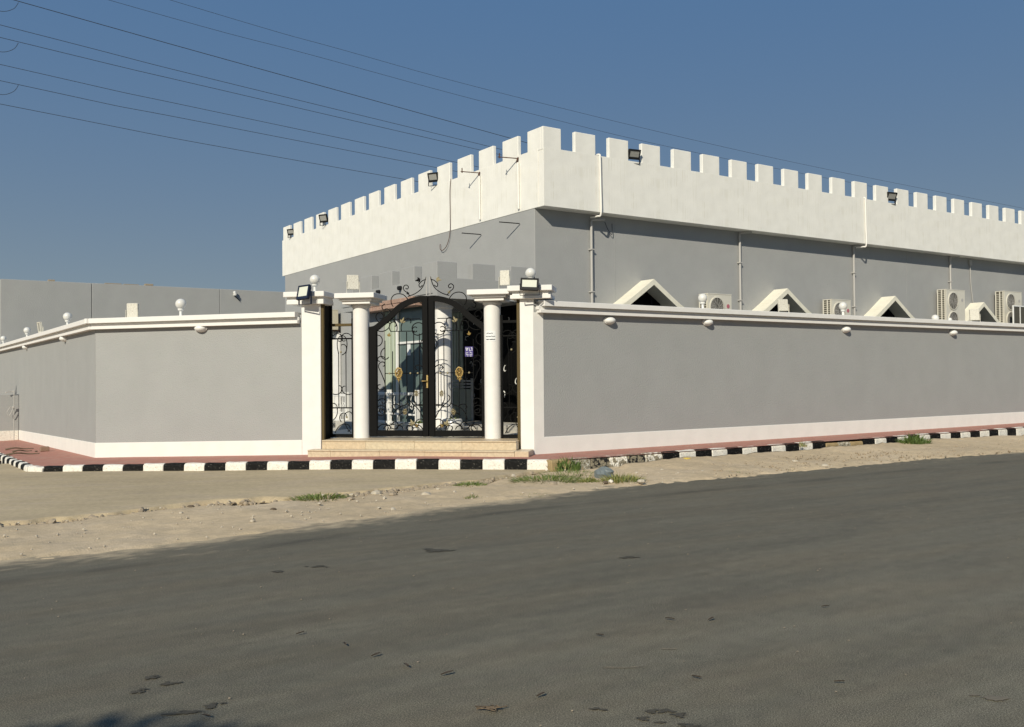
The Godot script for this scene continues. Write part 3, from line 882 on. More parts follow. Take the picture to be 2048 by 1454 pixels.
func rosette(c: Vector2, r: float, rng: RandomNumberGenerator) -> MB:
	var m := MB.new()
	m.ball(Vector3(c.x, c.y, 0.012), r * 0.3, 10, 6)
	for k in 11:
		var a := TAU * k / 11 + rng.randf_range(-0.1, 0.1)
		var rr := r * rng.randf_range(0.8, 1.1)
		var d := Vector2(cos(a), sin(a) * 1.3)
		var s := Vector2(-sin(a), cos(a)) * r * 0.2
		var q := func(v: Vector2, z: float) -> Vector3: return Vector3(c.x + v.x, c.y + v.y, z)
		var tip: Vector3 = q.call(d * rr, 0.012)
		for e in [-1.0, 1.0]:
			m.tri(q.call(d * r * 0.2, 0.014), q.call(d * rr * 0.65 + s * e, 0.006), q.call(d * rr * 0.62, 0.026), Vector3(0, 0, 1))
			m.tri(q.call(d * rr * 0.65 + s * e, 0.006), tip, q.call(d * rr * 0.62, 0.026), Vector3(0, 0, 1))
			m.tri(q.call(d * r * 0.2, 0.0), q.call(d * rr * 0.65 + s * e, 0.004), q.call(d * rr * 0.62, -0.01), Vector3(0, 0, -1))
			m.tri(q.call(d * rr * 0.65 + s * e, 0.004), tip, q.call(d * rr * 0.62, -0.01), Vector3(0, 0, -1))
	return m

func leaf_sprig(c: Vector2, ang: float, l: float) -> MB:
	var m := MB.new()
	for k in 3:
		var a := ang + (k - 1) * 0.75
		var ll := l * (1.0 if k == 1 else 0.72)
		var d := Vector2(cos(a), sin(a))
		var s := Vector2(-sin(a), cos(a)) * ll * 0.22
		var q := func(v: Vector2, z: float) -> Vector3: return Vector3(c.x + v.x, c.y + v.y, z)
		for e in [-1.0, 1.0]:
			for z in [1.0, -1.0]:
				m.tri(q.call(Vector2.ZERO, 0.006 * z), q.call(d * ll * 0.5 + s * e, 0.002 * z), q.call(d * ll * 0.55, 0.016 * z), Vector3(0, 0, z))
				m.tri(q.call(d * ll * 0.5 + s * e, 0.002 * z), q.call(d * ll, 0.004 * z), q.call(d * ll * 0.55, 0.016 * z), Vector3(0, 0, z))
	return m

func gate_leaf(side: float):
	var g := thing("gate_leaf", "left leaf of the black wrought iron gate, gold rosette on bars" if side > 0 else "right leaf of the black wrought iron gate, bearing a purple plate", "gate", fg(-2.224 - side * 0.625, 0.415, -0.5), RG, "leaves of the iron gate")
	var X := Transform3D(Basis.from_scale(Vector3(side, 1, 1)), Vector3.ZERO)
	var rng := RandomNumberGenerator.new()
	rng.seed = 9 if side > 0 else 10
	var new_mb := func() -> MB:
		var m := MB.new()
		m.xf = X
		return m
	var bx := func(called: String, mn: Vector3, mx: Vector3, material: Material, bev := 0.005):
		var m: MB = new_mb.call()
		m.box(mn, mx, bev)
		obj(called, m, material, g)
	bx.call("hinge_stile", Vector3(-0.625, 0.02, -0.045), Vector3(-0.47, 2.22, 0.045), M.iron)
	bx.call("meeting_stile", Vector3(0.50, 0.02, -0.045), Vector3(0.617, 2.86, 0.045), M.iron)
	bx.call("bottom_rail", Vector3(-0.469, 0.025, -0.04), Vector3(0.499, 0.145, 0.04), M.iron)
	var arch: MB = new_mb.call()
	arch.bar(spline([Vector3(-0.615, 2.20, 0), Vector3(-0.50, 2.225, 0), Vector3(-0.39, 2.30, 0), Vector3(-0.19, 2.455, 0), Vector3(0.02, 2.645, 0), Vector3(0.23, 2.75, 0), Vector3(0.44, 2.80, 0), Vector3(0.56, 2.805, 0)], 5), 0.115, 0.085)
	obj("arched_rail", arch, M.iron, g)
	var fin: MB = new_mb.call()
	fin.tube([Vector3(0.585, 2.84, 0), Vector3(0.585, 3.25, 0)], 0.014, 6, 0.010)
	obj("finial_rod", fin, M.pipe, g)
	var rods := [[Vector2(-0.30, 1.97), Vector2(-0.30, 0.36)], [Vector2(-0.14, 1.75), Vector2(-0.14, 0.36)], [Vector2(0.0, 2.16), Vector2(0.0, 0.46)], [Vector2(0.16, 2.14), Vector2(0.16, 0.74)], [Vector2(0.31, 2.14), Vector2(0.31, 0.96)], [Vector2(0.43, 2.1), Vector2(0.43, 0.6)]]
	for r in rods:
		var m: MB = new_mb.call()
		m.tube([Vector3(r[0].x, r[0].y, 0), Vector3(r[1].x, r[1].y, 0)], 0.0095, 6)
		obj("bar", m, M.iron, g)
	for r in [[-0.295, 0.5, 1.30], [-0.17, 0.33, 2.155], [-0.30, 0.44, 2.40]]:
		var m: MB = new_mb.call()
		m.tube([Vector3(r[0], r[2], 0), Vector3(r[1], r[2], 0)], 0.0085, 6)
		obj("cross_rod", m, M.iron, g)
	var sc := [
		spline([Vector3(-0.30, 0.37, 0), Vector3(-0.295, 0.29, 0), Vector3(-0.22, 0.25, 0), Vector3(-0.145, 0.29, 0), Vector3(-0.14, 0.37, 0)]),
		curl(Vector2(-0.46, 1.86), 0.1, [[0.22, 9, 8], [0.2, 9, 16]]),                      # C under the arch, left column
		curl(Vector2(-0.31, 1.82), 3.6, [[0.2, 6, 9], [0.2, 9, 14]]),
		curl(Vector2(-0.31, 1.12), 1.9, [[0.30, 0.5, 0.5], [0.20, -8, -14], [0.14, -16, -30]]),   # S scroll
		curl(Vector2(-0.31, 1.12), -1.24, [[0.06, -4, -8], [0.22, -9, -14], [0.12, -16, -30]]),
		curl(Vector2(-0.46, 0.62), 0.7, [[0.16, -8, -12], [0.2, -12, -16], [0.14, -18, -34]]),
		curl(Vector2(-0.46, 0.74), 0.9, [[0.18, -6, -14], [0.16, -16, -34]]),
		curl(Vector2(-0.46, 2.18), -0.5, [[0.24, 6, 4], [0.2, 7, 18]]),                     # scrolls under the arch
		curl(Vector2(-0.17, 2.15), 2.3, [[0.2, -6, -10], [0.2, -11, -24]]),
		curl(Vector2(-0.05, 2.16), 1.3, [[0.26, 4, 5], [0.2, 8, 22]]),
		curl(Vector2(0.05, 2.16), 1.8, [[0.26, -4, -5], [0.2, -8, -22]]),
		curl(Vector2(0.49, 2.30), 2.6, [[0.24, 6, 8], [0.2, 9, 22]]),
		curl(Vector2(0.49, 2.10), 3.8, [[0.22, -6, -9], [0.2, -9, -22]]),
		curl(Vector2(0.49, 1.98), 4.0, [[0.3, 7, 7], [0.18, 7, 20]]),                       # loop beside the meeting stile
		curl(Vector2(-0.16, 0.36), 1.5, [[0.40, -3.0, -3.4], [0.12, 3, 14]]),               # big arch of the base
		curl(Vector2(0.49, 0.40), 1.9, [[0.42, 2.2, 0.5], [0.16, -7, -20]]),
		curl(Vector2(0.16, 0.74), -1.5, [[0.12, 6, 8], [0.2, 10, 16]]),
		curl(Vector2(0.31, 0.96), -1.8, [[0.24, 2, 3], [0.2, 7, 10]]),
		curl(Vector2(-0.46, 0.19), 1.1, [[0.22, -7, -8], [0.12, -12, -26]]),                # bottom row of scrolls
		curl(Vector2(-0.22, 0.25), -1.2, [[0.14, 7, 10], [0.22, 11, 16], [0.1, 18, 34]]),
		curl(Vector2(-0.08, 0.16), 1.2, [[0.30, -5.0, -4.0], [0.28, -2.2, -1.0]]),
		curl(Vector2(0.49, 0.16), 2.0, [[0.2, 5, 7], [0.16, 9, 24]]),
		curl(Vector2(0.49, 0.36), 2.7, [[0.16, 8, 10], [0.14, 12, 28]]),
		curl(Vector2(-0.46, 0.46), -0.5, [[0.14, 7, 12], [0.14, 14, 30]]),
		curl(Vector2(-0.02, 0.44), 0.9, [[0.18, -6, -9], [0.14, -12, -30]]),
		curl(Vector2(0.02, 0.62), 2.2, [[0.16, 7, 10], [0.12, 14, 30]]),
		curl(Vector2(0.30, 0.17), 1.9, [[0.15, 8, 12], [0.12, 15, 30]]),
		curl(Vector2(-0.34, 0.17), 1.3, [[0.13, -9, -12], [0.12, -15, -32]]),
		curl(Vector2(0.08, 0.16), 1.7, [[0.12, 10, 14], [0.1, 17, 34]]),
		curl(Vector2(0.34, 0.62), 0.9, [[0.16, -7, -10], [0.12, -14, -32]]),
		curl(Vector2(-0.31, 1.62), 2.4, [[0.14, 8, 12], [0.12, 15, 32]]),
		curl(Vector2(0.49, 1.42), 2.2, [[0.14, 8, 12], [0.12, 15, 32]]),
	]
	for c in sc:
		var m: MB = new_mb.call()
		m.tube(c, 0.0105, 5)
		obj("scroll", m, M.iron, g)
	# scrolls riding on the arch and fanning from the finial
	var v3 := func(q: Array) -> Array:
		var o := []
		for e in q: o.append(Vector3(e[0], e[1], 0))
		return spline(o, 4)
	for c in [v3.call([[0.583, 3.25], [0.56, 3.18], [0.53, 3.09], [0.46, 2.99], [0.33, 2.905], [0.19, 2.86]]), v3.call([[-0.12, 2.66], [-0.155, 2.72], [-0.161, 2.82], [-0.098, 2.90], [0.007, 2.922], [0.112, 2.89], [0.19, 2.80]]),
			v3.call([[0.24, 2.86], [0.186, 2.93], [0.112, 2.99], [0.10, 3.055], [0.155, 3.096], [0.207, 3.055], [0.18, 3.01], [0.145, 3.03]]), v3.call([[-0.40, 2.33], [-0.47, 2.39], [-0.49, 2.48], [-0.42, 2.55], [-0.34, 2.50], [-0.35, 2.42], [-0.41, 2.43]]),
			v3.call([[-0.16, 2.55], [-0.25, 2.62], [-0.33, 2.60], [-0.36, 2.67], [-0.30, 2.72]]), v3.call([[0.583, 3.2], [0.5, 3.17], [0.43, 3.10], [0.45, 3.04], [0.50, 3.08]])]:
		var m: MB = new_mb.call()
		m.tube(c, 0.010, 5)
		obj("scroll", m, M.iron, g)
	for p in [[0.46, 3.20, 3.4, 0.12], [0.20, 2.90, 1.9, 0.07]]:
		var m := leaf_sprig(Vector2(p[0] * side, p[1]), p[2] if side > 0 else PI - p[2], p[3])
		obj("iron_leaf", m, M.iron if side > 0 else M.gold_pale, g)
	# gilded ornaments
	var ro := MB.new()
	var rp := []
	for k in 25: rp.append(Vector3(-0.01 * side + cos(TAU * k / 24) * (0.070 + 0.008 * sin(k * 2.4)), 1.31 + sin(TAU * k / 24) * (0.098 + 0.008 * cos(k * 1.9)), 0.012))
	ro.tube(rp, 0.016, 6)
	var rh := obj("rosette", ro, M.gold, g)
	obj("rosette_heart", rosette(Vector2(-0.01 * side, 1.30), 0.075, rng), M.gold, rh)
	obj("rosette_drop", leaf_sprig(Vector2(-0.01 * side, 1.22), -PI / 2, 0.11), M.gold, rh)
	for p in [Vector2(0.235, 1.30), Vector2(0.39, 1.30), Vector2(-0.21, 1.30)]:
		var m: MB = new_mb.call()
		m.ball(Vector3(p.x, p.y, 0.0), 0.021, 10, 6)
		obj("bead", m, M.gold_pale, g)
	for p in [[0.06, 2.32, 1.2, 0.13], [0.28, 0.24, 1.9, 0.14], [0.33, 0.22, 0.6, 0.10], [-0.22, 2.05, 1.4, 0.09]]:
		obj("gilt_leaf", leaf_sprig(Vector2(p[0] * side, p[1]), p[2] if side > 0 else PI - p[2], p[3]), M.gold_pale if p[3] > 0.11 else M.gold, g)
	for p in [Vector2(0.12, 0.52), Vector2(0.36, 0.89)]:
		obj("gilt_flower", rosette(Vector2(p.x * side, p.y), 0.062, rng), M.gold_pale, g)
	if side > 0:
		var hd := MB.new()
		hd.box(Vector3(0.585, 1.0, 0.045), Vector3(0.62, 1.26, 0.056), 0.004)
		hd.tube([Vector3(0.602, 1.14, 0.05), Vector3(0.602, 1.14, 0.09), Vector3(0.50, 1.14, 0.095)], 0.011, 6)
		obj("door_handle", hd, M.gold, g)
	else:
		bx.call("stop_plate", Vector3(-0.64, 0.03, -0.05), Vector3(-0.628, 2.2, 0.02), M.rust)
		var pl := boxm(Vector3(0.10, 1.62, 0.012), Vector3(0.265, 1.82, 0.02), 0.002)
		var po := obj("name_plate", pl, M.purple, g, Vector3(0.04, 0, 0.03))
		var wr := MB.new()
		for s in [[0.115, 1.80, 0.14, 1.735], [0.14, 1.735, 0.165, 1.80], [0.135, 1.80, 0.15, 1.77], [0.185, 1.80, 0.195, 1.735], [0.195, 1.735, 0.225, 1.735], [0.245, 1.80, 0.245, 1.735], [0.225, 1.80, 0.25, 1.785]]:
			wr.tube([Vector3(s[0], s[1], 0.021), Vector3(s[2], s[3], 0.021)], 0.006, 5)
		for s in [[0.115, 1.69, 0.165, 1.70], [0.20, 1.70, 0.25, 1.69], [0.12, 1.66, 0.175, 1.66], [0.195, 1.655, 0.25, 1.66], [0.15, 1.635, 0.17, 1.632], [0.205, 1.63, 0.24, 1.632]]:
			wr.tube([Vector3(s[0], s[1], 0.021), Vector3(s[2], s[3], 0.021)], 0.0055, 5)
		obj("lettering", wr, M.paper, po)

# ---------------------------------------------------------------- the hall
func build_hall():
	var b := thing("hall_building", "grey hall with a white crenellated parapet rising behind the walls", "building", BC, RW)
	# local frame: x along the right facade, z out of it (0 = parapet face), y up
	obj("wall", boxm(Vector3(0.0, -0.2, -16.3), Vector3(34, 6.4, -0.37), 0.01), M.grey, b)
	obj("parapet", boxm(Vector3(0.0, 5.45, -0.2), Vector3(34, 6.77, 0.0), 0.004), M.white, b)
	obj("soffit", boxm(Vector3(0.02, 5.452, -0.368), Vector3(34, 5.56, -0.201), 0.0), M.white_lower, b)
	obj("parapet", boxm(Vector3(-0.012, 5.45, -16.54), Vector3(0.2, 6.77, -0.202), 0.004), M.white, b)
	obj("parapet", boxm(Vector3(0.2, 6.3, -16.54), Vector3(34, 6.77, -16.34), 0.01), M.white, b)
	obj("roof", boxm(Vector3(0.1, 6.3, -16.34), Vector3(34, 6.42, -0.15), 0.0), M.grey, b)
	# merlons
	obj("merlon", corner_merlon(), M.white, b, Vector3(0, 6.768, 0))
	var ma := boxm(Vector3(0, -0.05, -0.112), Vector3(0.6, 0.475, -0.0025), 0.012).mesh()
	var i := 0
	var rng := RandomNumberGenerator.new()
	rng.seed = 4
	while i < 31:
		var m := obj("merlon", ma, M.white, b, Vector3(0.885 + i * 1.026 + rng.randf_range(-0.012, 0.012), 6.768 + rng.randf_range(-0.006, 0.006), 0))
		m.scale = Vector3(1.0 + rng.randf_range(-0.02, 0.02), 1.0, 1.0)
		i += 1
	var mb := boxm(Vector3(-0.0095, -0.05, -0.66), Vector3(0.085, 0.475, 0.0), 0.012).mesh()
	for k in 15:
		obj("merlon", mb, M.white, b, Vector3(0, 6.768 + rng.randf_range(-0.006, 0.006), -1.01 - k * 1.0555 + rng.randf_range(-0.015, 0.015)))
	# joints and pipes on the right facade
	for x in [2.35, 14.2]:
		obj("joint_cover", boxm(Vector3(x, 0.3, -0.372), Vector3(x + 0.02, 5.4, -0.366), 0.0), M.grey_wall, b)
	for p in [[1.60, 5.28, -0.31], [6.65, 5.38, -0.31], [11.5, 5.38, -0.31], [16.52, 5.4, -0.31]]:
		var m := MB.new()
		m.tube([Vector3(p[0], 0.4, p[2]), Vector3(p[0], p[1], p[2])], 0.032, 10)
		m.tube(spline([Vector3(p[0] + 0.02, p[1], p[2]), Vector3(p[0] + 0.02, p[1] + 0.03, p[2] + 0.01), Vector3(p[0] + 0.28, p[1] + 0.05, p[2] + 0.16)], 4), 0.03, 8)
		var dp := obj("downpipe", m, M.pipe, b)
		for y in [3.6, 4.6]:
			obj("pipe_clip", boxm(Vector3(p[0] - 0.055, y, p[2] - 0.06), Vector3(p[0] + 0.055, y + 0.03, p[2] + 0.044), 0.004), M.pipe, dp)
	for x in [1.60, 11.6]:
		var m := MB.new()
		m.tube(spline([Vector3(x - 0.02, 6.80, -0.1), Vector3(x, 6.79, 0.02), Vector3(x, 6.66, 0.038), Vector3(x + 0.01, 6.0, 0.038), Vector3(x + 0.01, 5.42, 0.04), Vector3(x - 0.03, 5.36, -0.05), Vector3(x - 0.06, 5.36, -0.25)]), 0.022, 8)
		obj("drain_pipe", m, M.pipe_white, b)
	var ml := MB.new()
	ml.tube(spline([Vector3(2.0, 5.3, -0.3), Vector3(2.1, 5.12, -0.3), Vector3(2.22, 5.02, -0.3), Vector3(2.24, 5.28, -0.32)]), 0.008, 5)
	obj("loose_cable", ml, M.wire, b)
	ml = MB.new()
	ml.tube(spline([Vector3(17.72, 5.36, -0.33), Vector3(17.76, 4.6, -0.34), Vector3(17.95, 3.7, -0.34), Vector3(18.15, 3.2, -0.33)]), 0.016, 5)
	ml.box(Vector3(17.66, 5.22, -0.37), Vector3(17.80, 5.40, -0.30), 0.01)
	obj("loose_cable", ml, M.pipe, b)
	# white conduits, bracket rods and the hanging cable on the left facade
	for t in [0.95, 2.65]:
		var m := MB.new()
		m.tube([Vector3(-0.045, 6.6, -t), Vector3(-0.045, 5.52, -t)], 0.027, 8)
		obj("drain_pipe", m, M.pipe_white, b)
	for p in [[1.13, 6.72, true], [2.82, 6.7, true], [2.79, 5.17, false], [1.10, 5.2, false]]:
		var m := MB.new()
		var t: float = p[0]
		m.tube([Vector3(-0.02, p[1] - 0.02, -t + 0.16), Vector3(-0.42, p[1] + 0.02, -t - 0.1)], 0.013, 6)
		if p[2]:
			m.tube([Vector3(-0.4, p[1] - 0.02, -t - 0.06), Vector3(-0.4, p[1] + 0.10, -t - 0.06)], 0.014, 5)
			m.tube(spline([Vector3(-0.02, p[1] + 0.0, -t + 0.15), Vector3(-0.06, p[1] - 0.06, -t + 0.17), Vector3(-0.03, p[1] - 0.12, -t + 0.12)]), 0.02, 6)
		obj("bracket_rod", m, M.rust if p[2] else M.iron, b)
	var hc := MB.new()
	hc.tube(spline([Vector3(-0.02, 6.80, -4.08), Vector3(-0.03, 6.5, -4.12), Vector3(-0.03, 5.9, -4.12), Vector3(-0.04, 5.4, -4.12), Vector3(-0.05, 5.1, -4.25), Vector3(-0.06, 4.98, -4.45), Vector3(-0.06, 5.02, -4.6), Vector3(-0.05, 5.16, -4.62)]), 0.009, 6)
	obj("hanging_cable", hc, M.rust, b)
	# gabled window hoods
	for k in 6:
		var x := 3.19 + k * 4.857
		var pr := [Vector2(0, 0.0), Vector2(-0.62, -0.42), Vector2(-0.9, -0.60), Vector2(-1.08, -0.69), Vector2(-1.34, -0.74), Vector2(-1.34, -0.86), Vector2(-1.05, -0.81), Vector2(-0.86, -0.72), Vector2(-0.58, -0.53), Vector2(0, -0.14)]
		var poly := pr.duplicate()
		for q in range(pr.size() - 2, 0, -1): poly.append(Vector2(-pr[q].x, pr[q].y))
		var m := MB.new()
		m.prism(poly, -0.368, 0.10)
		var hd := obj("window_hood", m, M.cream, b, Vector3(x, 3.965, 0))
		var wn := boxm(Vector3(-0.62, -2.2, -0.365), Vector3(0.62, -0.55, -0.355), 0.0)
		obj("window_glass", wn, M.black_glass, hd)
		var wt := MB.new()
		wt.prism([Vector2(-0.62, -0.55), Vector2(0.62, -0.55), Vector2(0.0, -0.16)], -0.365, -0.355)
		obj("window_glass", wt, M.black_glass, hd)
		for s in [-1.0, 1.0]:
			obj("window_frame", boxm(Vector3(s * 0.31 - 0.025, -2.2, -0.354), Vector3(s * 0.31 + 0.025, -0.4, -0.33), 0.003), M.black_plastic, hd)
	# rear wing across the yard
	var w := thing("wing_building", "plain grey single storey wing behind the left boundary wall", "building", fb(0, 0, -25.0), RW)
	var wy := 5.70
	for q in [[0.19, 8.0], [-5.11, 0.18], [-8.46, -5.125]]:
		obj("wall_panel", boxm(Vector3(q[0], -0.4, -6.0), Vector3(q[1] - 0.004, wy, 0.0), 0.012), M.grey_wall, w)
	obj("roof", boxm(Vector3(-8.46, 5.45, -9.0), Vector3(8, 5.55, -5.9), 0.0), M.grey, w)
	for q in [[-4.6, 0.66, 0.04], [-3.85, 0.6, 0.035], [-3.0, 0.34, 0.085], [-6.75, 0.25, 0.07]]:
		obj("coping_stone", boxm(Vector3(q[0], wy + 0.001, -0.25), Vector3(q[0] + q[1], wy + q[2], -0.03), 0.01), M.stone, w)
	var cam := thing("security_camera", "small white security camera on the grey wing wall", "camera", fb(0.86, 5.45, -25.0), RW)
	var cb := MB.new()
	cb.ball(Vector3(-0.05, 0.1, 0.12), 0.075, 10, 8)
	cb.box(Vector3(-0.1, -0.04, 0.02), Vector3(0.01, 0.08, 0.22), 0.02)
	obj("camera_body", cb, M.globe, cam)
	var ca := MB.new()
	ca.tube([Vector3(-0.04, -0.02, 0.1), Vector3(0.2, -0.26, 0.04)], 0.02, 6)
	obj("camera_arm", ca, M.black_plastic, cam)
	build_porch(b)

func corner_merlon() -> MB:
	var m := MB.new()
	m.box(Vector3(-0.0095, -0.05, -0.112), Vector3(0.5, 0.475, -0.0025), 0.012)
	m.box(Vector3(-0.0085, -0.05, -0.62), Vector3(0.085, 0.4745, -0.10), 0.012)
	return m

func build_porch(b: Node3D):
	# x: -2.58 .. 0 (out from the left facade), z: -0.3 .. -6 along it
	obj("porch_roof", boxm(Vector3(-2.56, 3.30, -5.2), Vector3(-0.01, 3.5, -0.32), 0.0), M.grey, b)
	obj("porch_parapet", boxm(Vector3(-2.58, 3.30, -0.5), Vector3(-0.014, 3.74, -0.30), 0.003), M.grey, b)
	obj("porch_parapet", boxm(Vector3(-2.58, 3.42, -5.3), Vector3(-2.38, 3.74, -0.502), 0.003), M.grey, b)
	var cm := MB.new()
	cm.box(Vector3(-2.578, -0.05, -0.5), Vector3(-2.09, 0.345, -0.302), 0.008)
	cm.box(Vector3(-2.5775, -0.05, -0.92), Vector3(-2.38, 0.3445, -0.49), 0.008)
	obj("merlon", cm, M.grey, b, Vector3(0, 3.739, 0))
	for x in [[-1.71, -1.12], [-0.71, -0.09]]:
		obj("merlon", boxm(Vector3(x[0], 3.69, -0.5), Vector3(x[1], 4.085, -0.302), 0.008), M.grey, b)
	for k in 4:
		var t := 1.33 + k * 1.085
		obj("merlon", boxm(Vector3(-2.578, 3.69, -t - 0.66), Vector3(-2.38, 4.085, -t), 0.008), M.grey, b)
	for t in [3.05, 1.95]:
		var sp := MB.new()
		sp.tube([Vector3(-2.66, 3.64, -t), Vector3(-2.5, 3.66, -t)], 0.05, 8)
		obj("rain_spout", sp, M.black_plastic, b)
	# pink stone frieze under the parapet, stone by stone
	var rng := RandomNumberGenerator.new()
	rng.seed = 31
	for row in 2:
		var t := 1.2 + row * 0.12
		while t < 4.2:
			var l := rng.randf_range(0.2, 0.34)
			obj("frieze_stone", boxm(Vector3(-2.63 - rng.randf() * 0.02, 3.205 + row * 0.107, -t - l + 0.008), Vector3(-2.385, 3.305 + row * 0.107, -t), 0.012), M.pink_stone, b)
			t += l
	obj("porch_floor", boxm(Vector3(-2.75, 0.25, -5.3), Vector3(-0.014, 0.56, -0.2), 0.01), M.floor_tile, b)
	# corner column
	var c := MB.new()
	c.lathe([Vector2(0.23, 0.56), Vector2(0.23, 0.72), Vector2(0.19, 0.76), Vector2(0.185, 3.1), Vector2(0.22, 3.14), Vector2(0.22, 3.3)], 28, Vector3(-2.115, 0, -0.86))
	obj("porch_column", c, M.white_trim, b)
	# glazed front of the porch: frames, panes, notice
	for t in [[2.73, 2.80], [2.90, 3.0], [3.10, 3.36], [1.12, 1.19]]:
		obj("door_frame", boxm(Vector3(-2.30, 0.56, -t[1]), Vector3(-2.18, 3.2, -t[0]), 0.008), M.green_frame if t[0] > 2.8 else M.white_metal, b)
	obj("door_frame", boxm(Vector3(-2.29, 2.41, -2.73), Vector3(-2.19, 2.46, -1.19), 0.004), M.white_metal, b)
	for t in [[3.0, 3.1], [2.80, 2.90], [2.05, 2.73], [1.195, 2.045]]:
		obj("glass_pane", boxm(Vector3(-2.245, 0.565, -t[1]), Vector3(-2.235, 2.405, -t[0]), 0.0), M.teal_glass, b)
		obj("glass_pane", boxm(Vector3(-2.245, 2.465, -t[1]), Vector3(-2.235, 3.3, -t[0]), 0.0), M.teal_glass, b)
	obj("paper_notice", boxm(Vector3(-2.26, 2.14, -2.33), Vector3(-2.25, 2.46, -2.14), 0.0), M.paper, b)
	obj("porch_wall", boxm(Vector3(-2.34, 0.56, -5.2), Vector3(-2.20, 3.3, -3.37), 0.006), M.grey_wall, b)
	# entrance under the porch: black doors with white scrollwork, and panelling beside them
	obj("door_surround", boxm(Vector3(-0.05, 0.56, -3.46), Vector3(-0.013, 3.3, -0.45), 0.004), M.black_glass, b)
	for k in 4:
		var z0 := -0.5 - k * 0.735
		var d := obj("door_panel", boxm(Vector3(-0.085, 0.58, z0 - 0.715), Vector3(-0.051, 3.2, z0), 0.008), M.black_glass, b)
		for q in [Vector2(0.2, 2.55), Vector2(0.45, 2.25), Vector2(0.25, 1.5), Vector2(0.5, 1.2), Vector2(0.3, 0.75)]:
			var m := MB.new()
			var cpts := []
			for v in curl(Vector2.ZERO, rng.randf() * TAU, [[0.10, 6, 10], [0.12, 14, 34]]):
				cpts.append(Vector3(-0.095, 0.4 + q.y + v.y, z0 - q.x + v.x))
			m.tube(cpts, 0.012, 5)
			obj("door_scroll", m, M.white_metal, d)
	for k in 7:
		obj("wall_panelling", boxm(Vector3(-0.06, 0.56, -3.62 - k * 0.16), Vector3(-0.013, 3.3, -3.475 - k * 0.16), 0.012), M.green_frame, b)

